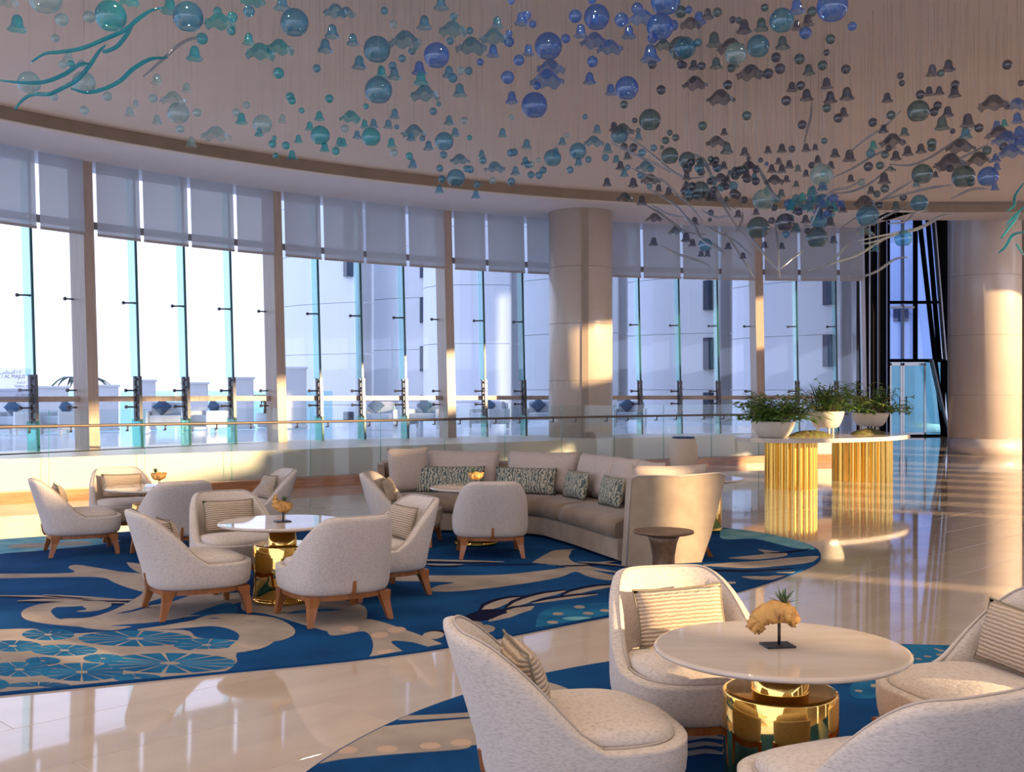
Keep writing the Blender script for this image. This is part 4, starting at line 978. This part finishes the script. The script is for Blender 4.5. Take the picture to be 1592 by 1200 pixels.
def planting(x, y, z, rad, ht, seed, label, mats, lean=(0, 0)):
    rr = random.Random(seed)
    t = thing('mixed_planting', label, 'plant', (x, y, z), 0, 'plantings in the console bowls')
    obj('soil', lathe([(rad*0.88, -0.05), (rad*0.90, 0.0), (rad*0.5, 0.04), (0.02, 0.05)], 20), M['moss'], t)
    # leafy stems
    for m, cnt, kind in mats:
        V, Fc = [], []
        for k in range(cnt):
            a = rr.uniform(0, 2*PI); r0 = rad*rr.uniform(0, 0.8); el = rr.uniform(0.25, 1.35)
            p = Vector((r0*math.cos(a), r0*math.sin(a), 0.02)); d = Vector((math.cos(a)*math.cos(el)+lean[0], math.sin(a)*math.cos(el)+lean[1], math.sin(el))).normalized()
            if kind == 'blade':
                leaf_card(V, Fc, p, d, Vector((0, 0, 1)), ht*rr.uniform(0.6, 1.0), 0.014)
            else:
                L_ = ht*rr.uniform(0.5, 0.95); 
                for q in range(9):
                    u = 0.25+0.75*q/8; c_ = p+d*L_*u-Vector((0, 0, 0.25*L_*u*u)); a2 = rr.uniform(0, 2*PI)
                    d2 = (d*0.4+Vector((math.cos(a2), math.sin(a2), rr.uniform(-0.3, 0.4)))).normalized()
                    leaf_card(V, Fc, c_, d2, Vector((0, 0, 1)), rr.uniform(0.12, 0.20), 0.026)
        obj('grass_blades' if kind == 'blade' else 'foliage', mesh_from(V, Fc, smooth=False), M[m], t)
    V, Fc = [], []
    for k in range(26):
        a = rr.uniform(0, 2*PI); p = Vector((rad*0.7*math.cos(a), rad*0.7*math.sin(a), 0)); pts = [p]
        for q in range(5): pts.append(pts[-1]+Vector((rr.uniform(-0.09, 0.09), rr.uniform(-0.09, 0.09), rr.uniform(0.0, 0.14 if k < 14 else 0.05))))
        me = tube_me(pts, 0.006, 4); b = len(V); V += [v.co.copy() for v in me.vertices]; Fc += [tuple(b+i for i in f.vertices) for f in me.polygons]
    obj('twigs', mesh_from(V, Fc), M['twig'], t)
    return t
def bowl(x, y, rad, ht, zb, label):
    t = thing('planter_bowl', label, 'bowl', (x, y, CT), 0, 'white planter bowls on the console')
    obj('bowl', lathe([(rad*0.55, zb), (rad*0.68, zb+0.02), (rad*0.86, zb+ht*0.45), (rad*0.97, zb+ht*0.85), (rad, zb+ht), (rad*0.95, zb+ht), (rad*0.90, zb+ht*0.8)], 40), M['ceramic'], t)
    if zb > 0.02:
        for k in range(3):
            a = k*2.094+0.5; obj('leg', tube_me([Vector((rad*0.5*math.cos(a), rad*0.5*math.sin(a), 0)), Vector((rad*0.5*math.cos(a), rad*0.5*math.sin(a), zb+0.015))], 0.022, 8), M['ceramic'], t)
    return t
bl_ = [((4.37, 18.3), 0.365, 0.27, 0.0, 'low white planter bowl at the left end of the console', 'x'), ((5.55, 19.3), 0.31, 0.29, 0.13, 'white planter bowl raised on short legs in the middle of the console', 'x'), ((6.65, 20.3), 0.34, 0.25, 0.13, 'white planter bowl raised at the right end of the console', 'x')]
for (x, y), r_, h_, zb, lb, _ in bl_: bowl(x, y, r_, h_, zb, lb)
planting(4.37, 18.3, CT+0.25, 0.365, 0.74, 1, 'leafy fern and twigs filling the left console bowl', [('leaf', 80, 'fern'), ('leaf_dark', 24, 'fern'), ('leaf_lime', 26, 'fern')])
planting(5.55, 19.3, CT+0.40, 0.31, 0.86, 2, 'spiky grasses and ferns filling the middle console bowl', [('leaf', 40, 'fern'), ('leaf_dark', 50, 'blade'), ('leaf', 22, 'blade'), ('leaf_lime', 20, 'fern')])
planting(6.65, 20.3, CT+0.36, 0.34, 0.80, 3, 'small mixed plants and lime leaves filling the right console bowl', [('leaf', 44, 'fern'), ('leaf_lime', 26, 'blade'), ('leaf_dark', 14, 'fern'), ('leaf_lime', 8, 'fern')])
def mound(x, y, r1, r2, rz, label):
    rr = random.Random(int(x*100)); me = lathe([(1.0, 0), (0.9, 0.03), (0.6, 0.07), (0.2, 0.09)], 28)
    for v in me.vertices: v.co = Vector((v.co.x*r1*(1+rr.uniform(-0.08, 0.08)), v.co.y*r2*(1+rr.uniform(-0.08, 0.08)), v.co.z*(1+rr.uniform(-0.2, 0.2))))
    o = obj('moss_mound', me, M['moss'], None, (x, y, CT), (0, 0, rz)); tag(o, label, 'moss', 'moss on the console')
mound(5.10, 18.75, 0.50, 0.22, 0.5, 'brown and green moss between the left and middle bowls'); mound(6.45, 19.8, 0.45, 0.16, 0.6, 'green moss strip in front of the right bowl')
# urn behind the sofa
ur = thing('ceramic_urn', 'cream barrel-shaped urn with navy top behind the sofa', 'urn', (3.46, 22.1, 0))
obj('body', lathe([(0.20, 0), (0.235, 0.05), (0.275, 0.22), (0.292, 0.40), (0.28, 0.55), (0.245, 0.68), (0.235, 0.70), (0.215, 0.70)], 40), M['urn'], ur)
obj('lid', lathe([(0.225, 0.695), (0.225, 0.725), (0.20, 0.735)], 36), M['navy_rim'], ur)
#@@PART3
# ------------------------------------------------------------------ hanging blown-glass sculpture
rs = random.Random(21)
def ruff_bell(i, a, r, z):
    k = max(0, i-4)/3; return r*(1+0.10*k*math.cos(5*a)), z+0.035*k*math.cos(5*a+0.6)
def ruff_disc(i, a, r, z):
    k = (i/5)**2; return r*(1+0.05*k*math.cos(7*a)), z+0.075*k*math.cos(7*a+1.0)+0.03*k*math.cos(3*a)
PROTO = {}
def unit(kind, col):
    key = kind+col
    if key in PROTO: return PROTO[key]
    if kind == 'b': me = lathe([(0.02, 0.5)]+[(0.5*math.sin(PI*i/10), 0.5*math.cos(PI*i/10)) for i in range(1, 10)]+[(0.02, -0.5)], 16, 'glass_ball')
    elif kind == 's':   # big globe, open and slightly flattened underneath
        pr = [(0.02, 0.5)]+[(0.5*math.sin(PI*i/14), 0.5*math.cos(PI*i/14)) for i in range(1, 12)]+[(0.30, -0.40), (0.26, -0.37)]
        me = lathe(pr, 28, 'glass_globe', cap1=False)
    elif kind == 'l': me = lathe([(0.02, 0.48), (0.14, 0.46), (0.24, 0.36), (0.29, 0.20), (0.31, 0.02), (0.36, -0.16), (0.46, -0.30), (0.52, -0.36)], 20, 'glass_bell', ruff_bell, cap1=False)
    elif kind == 'j': me = lathe([(0.02, 0.26), (0.14, 0.22), (0.24, 0.12), (0.33, 0.0), (0.43, -0.10), (0.52, -0.15)], 28, 'glass_disc', ruff_disc, cap1=False)
    me.materials.append(M['glass'+col]); PROTO[key] = me; return me
wire_me = lathe([(0.0011, 0.0), (0.0011, 1.0)], 4, 'wire'); wire_me.materials.append(M['steel'])
KN = {'b': ('glass_ball', 'small %s blown-glass ball', 'glass ball'), 's': ('glass_globe', 'large %s blown-glass globe', 'glass globe'),
      'l': ('glass_bell', '%s ruffled glass bell', 'glass bell'), 'j': ('glass_disc', 'rippled %s glass disc', 'glass disc')}
def zone(px, py):
    if px < 330: return 'over the left windows' if py > 110 else 'at the top left corner'
    if px < 640: return 'above the second mullion' if py > 130 else 'along the top left of the sculpture'
    if px < 900: return 'above the third mullion' if py > 150 else 'along the top middle of the sculpture'
    if px < 1060: return 'left of the dense cluster, over the stone column' if py > 150 else 'in the blue cloud at the top'
    if px < 1340 and py > 220:
        return 'in the %s %s of the dense cluster' % ('upper' if py < 265 else 'middle' if py < 320 else 'lower', 'left' if px < 1150 else 'centre' if px < 1250 else 'right')
    if px < 1340: return 'below the top right cloud' if py > 100 else 'in the dark cloud at the top right'
    return 'by the right-hand stone column' if px > 1500 or py > 240 else 'in the sparse right side of the sculpture'
def depth_for(px, py):
    d = 9.4+4.6*max(0, py)/350+rs.uniform(-0.7, 0.7)
    return min(d, (5.40-EYE)*F/(HOR-py))
def pendant(kind, px, py, wpx, col):
    d = depth_for(px, py); s = max(0.05, wpx*d/F); p = at_depth(px, py, d)
    nm, lb, cat = KN[kind]
    o = obj(nm, unit(kind, col), None, None, p, (rs.uniform(-0.12, 0.12), rs.uniform(-0.12, 0.12), rs.uniform(0, 6.28)), (s, s, s))
    z_ = zone(px, py)
    tag(o, (lb % GNAME[col])+' '+z_, cat, '%s %ss %s' % (GNAME[col], cat, z_))
    L_ = ZC-0.004-p.z-0.4*s
    wv = obj('wire', wire_me, None, o, (0, 0, 0.4), None, (1/s, 1/s, L_/s)); wv.rotation_euler = (0, 0, 0)
    o.rotation_euler = (0, 0, o.rotation_euler.z)
    return o
def block(ox, oy, sc, kind, col, txt):
    for tok in txt.split():
        a = [float(v) for v in tok.split(',')]; pendant(kind, ox+a[0]/sc, oy+a[1]/sc, a[2]/sc, col)
S_ = 2.992
X = lambda k, c, t: block(0, 0, S_, k, c, t)
X('s', 'T', '515,75,145 1490,630,90'); X('s', 'S', '875,78,140 1370,105,130'); X('s', 'C', '135,385,105 390,385,105 830,527,100 1220,578,90 210,-10,150')
X('b', 'C', '287,92,60 415,78,55 258,178,38 293,300,40 250,450,40 500,448,42 392,514,42 712,458,40 916,524,40 838,600,38 1147,489,36 1098,523,38 380,295,35')
X('b', 'T', '1080,80,50 1012,52,40 1076,145,40 940,180,55 1296,340,52 330,297,35 1350,450,42 1358,468,38 1532,459,40 1403,514,28 1276,643,25 1267,670,38 1330,677,38 1562,702,38 1283,724,28')
X('b', 'S', '1158,52,55 1473,318,38')
X('l', 'C', '730,370,55 868,408,50 603,520,50 632,483,40 730,558,50 1314,553,45 890,662,52 318,260,50')
X('l', 'T', '80,110,85 905,250,75 1157,182,60 1123,553,58 1204,615,45 1485,540,48 1440,587,45 1388,647,42 1358,722,48 1510,685,48 790,30,80 1580,660,45')
X('l', 'S', '1545,147,70 1512,213,70 1312,15,75')
X('j', 'T', '1020,95,140 1210,235,140 1300,215,130 1175,-5,110 600,0,90'); X('j', 'C', '805,455,120 1005,620,135 40,5,90'); X('j', 'S', '1560,45,110')
X = lambda k, c, t: block(530, 0, S_, k, c, t)
X('s', 'S', '168,230,125 175,420,128 480,658,88 535,828,85 985,735,82 1102,703,80 1295,630,80'); X('s', 'B', '445,258,120 965,215,128 900,490,122 1190,80,120 1485,125,125 1330,410,110 1510,0,140'); X('s', 'G', '1437,558,102 1530,725,80 1580,225,110'); X('s', 'T', '140,637,88')
X('b', 'S', '202,50,36 525,77,36 600,143,34 508,190,36 330,238,36 285,272,36 240,306,38 594,330,38 520,362,46 454,484,24 429,518,36 260,590,24 1136,543,26 379,643,28 477,720,36 460,783,34 470,833,36 660,746,36 585,785,34 602,788,36 790,711,36 806,708,36 634,858,34 793,844,36 884,813,34 921,815,36 941,791,34 870,765,36 1151,742,32 1066,790,34 1230,733,34 1455,688,32 1335,778,26 1395,815,36 1440,785,34 1435,865,28 1080,708,34 1400,710,36')
X('b', 'C', '245,113,38 558,328,38 18,598,38 573,560,36 793,545,26 248,710,36 706,840,34 886,765,30 919,744,24 1050,629,24'); X('b', 'T', '117,494,28 598,640,26 318,726,36')
X('b', 'B', '648,289,34 828,280,52 782,195,48 782,155,34 865,72,44 892,112,36 792,5,32 1170,287,52 775,360,62 912,398,38 1378,40,56 1090,75,62 1305,92,66 1545,118,50 1450,178,50 1168,0,40 1045,180,44')
X('b', 'P', '1367,560,26 1489,418,44 1360,686,40 1318,682,34 1448,300,42 1582,300,40'); X('b', 'G', '1317,486,38 1530,617,28 1557,640,34 1510,653,36 1494,686,20 1580,55,56 1382,607,24')
X('l', 'S', '55,185,60 85,292,68 248,343,62 388,106,70 502,335,60 552,420,66 727,105,60 152,575,46 75,627,42 220,578,46 250,530,50 325,637,44 408,678,48 532,615,44 503,560,48 334,762,46 655,715,38 457,880,42 628,905,42 752,618,46 864,670,48 812,795,46 858,750,44 1030,657,40 1105,753,42 1192,600,44 1240,690,50 1280,740,40 1384,635,38 1318,805,40 465,15,70 1000,705,40')
X('l', 'T', '188,335,60 372,365,70 110,578,44 10,663,44 235,665,48'); X('l', 'B', '365,318,70 840,88,66 708,238,62 872,233,56 795,455,62 1157,365,60 1255,418,56 1340,150,66 1440,250,90 1115,145,66 1180,90,66')
X('l', 'P', '1300,770,44 1238,848,44 1478,875,38 1525,890,44 1270,590,48 1400,932,50 1455,1125,45 1360,850,50'); X('l', 'G', '1332,725,40')
X('j', 'S', '298,180,150 520,130,130 605,208,142 710,165,130 390,430,136 340,608,118 553,738,92 715,775,96 1175,655,92 1418,770,90 25,55,90'); X('j', 'B', '975,308,130 957,362,156 1178,183,130 1250,215,120 1400,75,130'); X('j', 'T', '45,540,104'); X('j', 'G', '1310,600,104 1320,915,82 1560,1070,80 1500,205,90'); X('j', 'P', '1440,832,90 1458,1010,80')
X = lambda k, c, t: block(1060, 0, S_, k, c, t)
X('s', 'S', '15,222,100 355,215,105 465,95,115 865,1005,105 1105,945,80 1030,1110,80 110,1140,66 640,1030,80'); X('s', 'B', '700,30,145 1425,822,94'); X('s', 'G', '1100,517,102 355,1060,106 628,1105,100 1118,810,96 1310,822,106 25,745,80 85,885,85'); X('s', 'C', '650,812,102 380,930,100 250,250,100'); X('s', 'P', '480,1035,86')
X('b', 'P', '92,307,38 10,303,32 237,92,32 673,244,30 438,267,46 457,320,50 763,322,44 402,342,48 214,395,44 553,398,42 486,468,46 728,549,44 560,580,42 1017,352,32 1024,387,30 1514,301,46 1578,387,30 1272,393,40 1110,440,42 1190,490,40 1174,520,42 888,569,42 1260,610,26 1383,595,42 1497,683,42 1217,780,32 1247,783,36 962,690,30 868,775,44 1030,918,34 512,693,34 367,745,24 310,735,22 130,1022,20 135,990,30 155,765,30 90,800,36 60,905,36 290,930,36 430,965,34 693,975,34 920,955,34 545,985,36 585,1075,30')
X('b', 'G', '165,57,44 385,35,36 265,95,32 606,54,46 691,182,46 547,275,50 655,304,46 230,317,40 302,538,44 96,585,42 675,502,42 663,655,30 1205,340,34 973,535,42 1163,665,44 1163,685,40 1420,700,42 945,720,36 922,770,38 945,877,40 908,902,34 1345,850,36 135,740,30'); X('b', 'B', '32,45,36 575,153,58 793,122,42 395,762,20'); X('b', 'S', '75,198,40 878,713,42 485,1090,36 240,865,42'); X('b', 'C', '835,848,36')
X('l', 'P', '120,65,55 290,125,70 585,95,58 535,118,50 55,303,48 512,405,50 673,388,56 580,443,60 690,453,60 768,437,66 752,522,48 955,455,50 1165,328,58 1240,306,60 1150,425,48 1197,422,44 1268,428,58 1237,520,54 1330,562,70 197,613,36 938,600,44 292,705,44 400,697,38 465,690,46 578,687,42 620,685,34 712,712,46 632,742,42 450,750,36 780,725,62 995,725,50 1050,703,52 1112,692,50 693,768,40 577,806,36 500,765,44 465,785,44 418,785,44 785,830,40 940,830,60 880,885,40 1180,812,32 250,810,38 195,770,40 300,810,46 345,985,36 262,995,40 215,1145,36 385,1140,36 465,1145,36 575,1020,44 487,832,36 705,1115,40 750,970,44 690,1030,50 20,1105,50 50,1130,40 90,1180,34 120,1180,34 285,1190,34 60,1030,44 20,860,40 140,910,60')
X('l', 'G', '370,115,66 150,185,75 468,200,66 160,295,58 240,290,55 590,325,56 1210,575,70 1035,614,46 540,783,36 995,957,44 530,1060,50 210,690,60'); X('l', 'B', '80,85,66 535,30,75 1455,868,42 1460,735,44 1465,775,40 1560,550,56 1465,585,50 1570,620,70 1570,660,70'); X('l', 'S', '1320,620,60 1090,853,40 900,1155,36'); X('l', 'T', '890,675,44 1500,572,36')
X('j', 'P', '60,382,115 180,448,130 320,333,130 230,210,130 160,655,95 980,650,118 1295,675,130 1450,475,140 1475,615,120 1250,750,150 1380,735,120 310,770,90 850,935,110 180,825,80 430,835,90 40,105,100'); X('j', 'B', '1510,640,130 1560,480,100 1530,700,120'); X('j', 'C', '850,1080,90'); X('j', 'G', '970,785,50')
# the thick of the cluster
for i in range(34):
    a = rs.uniform(0, 6.28); r = rs.random()**0.6
    pendant(rs.choice('llb'), 1272+48*r*math.cos(a), 312+24*r*math.sin(a), rs.uniform(11, 17), rs.choice('TTSB'))
for i in range(40):
    pendant(rs.choice('lbb'), rs.uniform(1062, 1180), rs.uniform(248, 312), rs.uniform(10, 15), rs.choice('PPGS'))
for i in range(14):
    pendant(rs.choice('lb'), rs.uniform(1180, 1300), rs.uniform(255, 345), rs.uniform(10, 14), rs.choice('PGT'))
# glass tentacles
def tentacle(ox, oy, sc, pts, col, wpx, label):
    P0_, P1_ = pts[0], pts[-1]
    py_m = sum(p[1] for p in pts)/len(pts)/sc+oy; px_m = sum(p[0] for p in pts)/len(pts)/sc+ox
    d0 = depth_for(px_m, py_m); dd = rs.uniform(-0.6, 0.6); n_ = len(pts)
    d0 = min(d0, (5.3-EYE)*F/(HOR-min(oy+p[1]/sc for p in pts))-0.6)
    P = [at_depth(ox+x/sc, oy+y/sc, d0+dd*(i/(n_-1)-0.5)) for i, (x, y) in enumerate(pts)]
    w_ = wpx*d0/F/2; cc = P[len(P)//2].copy(); cc = P[0].copy()
    me = tube_me(catmull([p-cc for p in P], 6), lambda u: w_*(0.45+0.75*math.sin(PI*min(1, u*1.05))**1.2+0.12*math.sin(9*u)), 8, 'glass_tentacle')
    o = obj('glass_tentacle', me, M[col], None, cc); tag(o, label, 'glass tentacle', 'glass tentacles of the hanging sculpture')
    top = max(range(n_), key=lambda i: P[i].z); obj('wire', wire_me, None, o, P[top]-cc, None, (1, 1, ZC-0.004-P[top].z))
def T(txt): return [tuple(float(v) for v in t.split(',')) for t in txt.split()]
for t_, lb in (('760,35 700,50 640,90 580,140 480,185 380,225 280,242 210,250 145,288', 'longest turquoise glass tentacle sweeping from the top left globe'), ('620,115 590,160 545,215 490,240 478,234', 'short hooked turquoise glass tentacle below the longest one'),
          ('490,210 460,240 420,300 360,370 290,410 230,437 150,440 100,470 68,510', 'turquoise glass tentacle reaching lowest toward the ceiling trim'), ('425,297 370,300 300,345 210,380 120,385 0,375', 'turquoise glass tentacle running out of the left edge'),
          ('780,268 700,275 620,320 560,375 480,415 400,430 330,412', 'turquoise S-curved glass tentacle right of the left pair')):
    tentacle(0, 0, S_, T(t_), 'glass_tubeT', 6.5, lb)
tentacle(0, 0, S_, T('960,172 890,180 830,210 780,255 720,310 665,358'), 'glass_tube', 5, 'clear glass tentacle hanging from a small teal ball at the left')
grey = 'steel grey glass tentacle of the dense cluster'
kk = 0
for t_ in sorted(('605,470 600,540 585,600 570,660', '1020,515 940,590 850,650 780,710', '1000,685 900,720 800,780 705,825', '1360,595 1250,670 1150,735 1060,768 965,765', '1425,670 1320,725 1240,760 1170,780', '1255,860 1150,875 1030,905 930,930', '1430,878 1350,880 1250,925',
          '1075,840 960,910 850,985 740,1060', '850,830 780,870 700,890 640,960 600,1040 570,1050', '950,790 880,850 790,890 700,900', '65,715 110,750 150,850 190,930 230,980', '355,770 380,830 420,900 450,940', '1255,1000 1190,1010 1100,1060 960,1090 820,1120', '1145,980 1090,985 1040,1030 960,1040', '1050,960 960,1000 860,1050 745,1075', '0,985 60,1050 100,1120 200,1180'), key=lambda q: T(q)[0][0]):
    kk += 1; tentacle(1060, 0, S_, T(t_), 'glass_tube', 3.6, grey+', %s in its right half' % ORD[kk])
kk = 0
for t_ in sorted(('355,150 450,220 560,310 660,390 770,440 890,430', '230,195 330,240 430,290 560,350 650,400', '370,370 500,430 600,460 700,560 800,650 880,750', '490,520 590,570 690,640 760,720 840,850', '460,625 560,680 670,760 760,820 900,840', '510,630 620,690 740,715', '570,910 680,970 800,1010 900,1050 960,1110', '810,265 880,330 940,430 970,550 1010,600 1110,660', '915,515 1000,600 1060,700 1120,790 1180,850',
          '870,670 960,715 1060,710', '880,770 990,830 1110,890 1220,990', '1025,820 1100,920 1170,1030 1235,1140', '840,850 940,900 1010,950 1030,985', '1265,350 1320,450 1370,540 1430,600', '1220,860 1290,950 1360,1040 1415,1095 1418,1150', '1390,740 1405,900 1415,1090', '1590,950 1500,1020 1430,1080', '1160,680 1150,750 1110,820'), key=lambda q: T(q)[0][0]):
    kk += 1; tentacle(900, 180, 4.55, T(t_), 'glass_tube', 3.6, grey+', %s from its left end' % ORD[kk])
for t_ in ('780,990 680,1010 560,1090 450,1130 365,1130', '1090,695 1020,700 920,760 830,800 680,840 520,890 450,900', '690,835 600,870 420,980 300,1020 220,1045', '380,880 300,960 200,1050 70,1090'):
    tentacle(1240, 180, 4.52, T(t_), 'glass_tube', 3.8, 'long steel grey glass tentacle in front of the dark curtain wall')
for t_, lb in (('1590,470 1530,560 1520,630 1475,670', 'upper turquoise glass tentacle over the right column'), ('1590,640 1500,730 1465,775', 'second turquoise glass tentacle over the right column'), ('1560,690 1490,780 1430,860', 'third turquoise glass tentacle over the right column'), ('1590,815 1510,840 1460,920 1410,965', 'lowest curled turquoise glass tentacle over the right column'), ('1535,900 1590,980', 'short turquoise glass tentacle cut by the right edge')):
    tentacle(1240, 180, 4.52, T(t_), 'glass_tubeT', 4.2, lb)
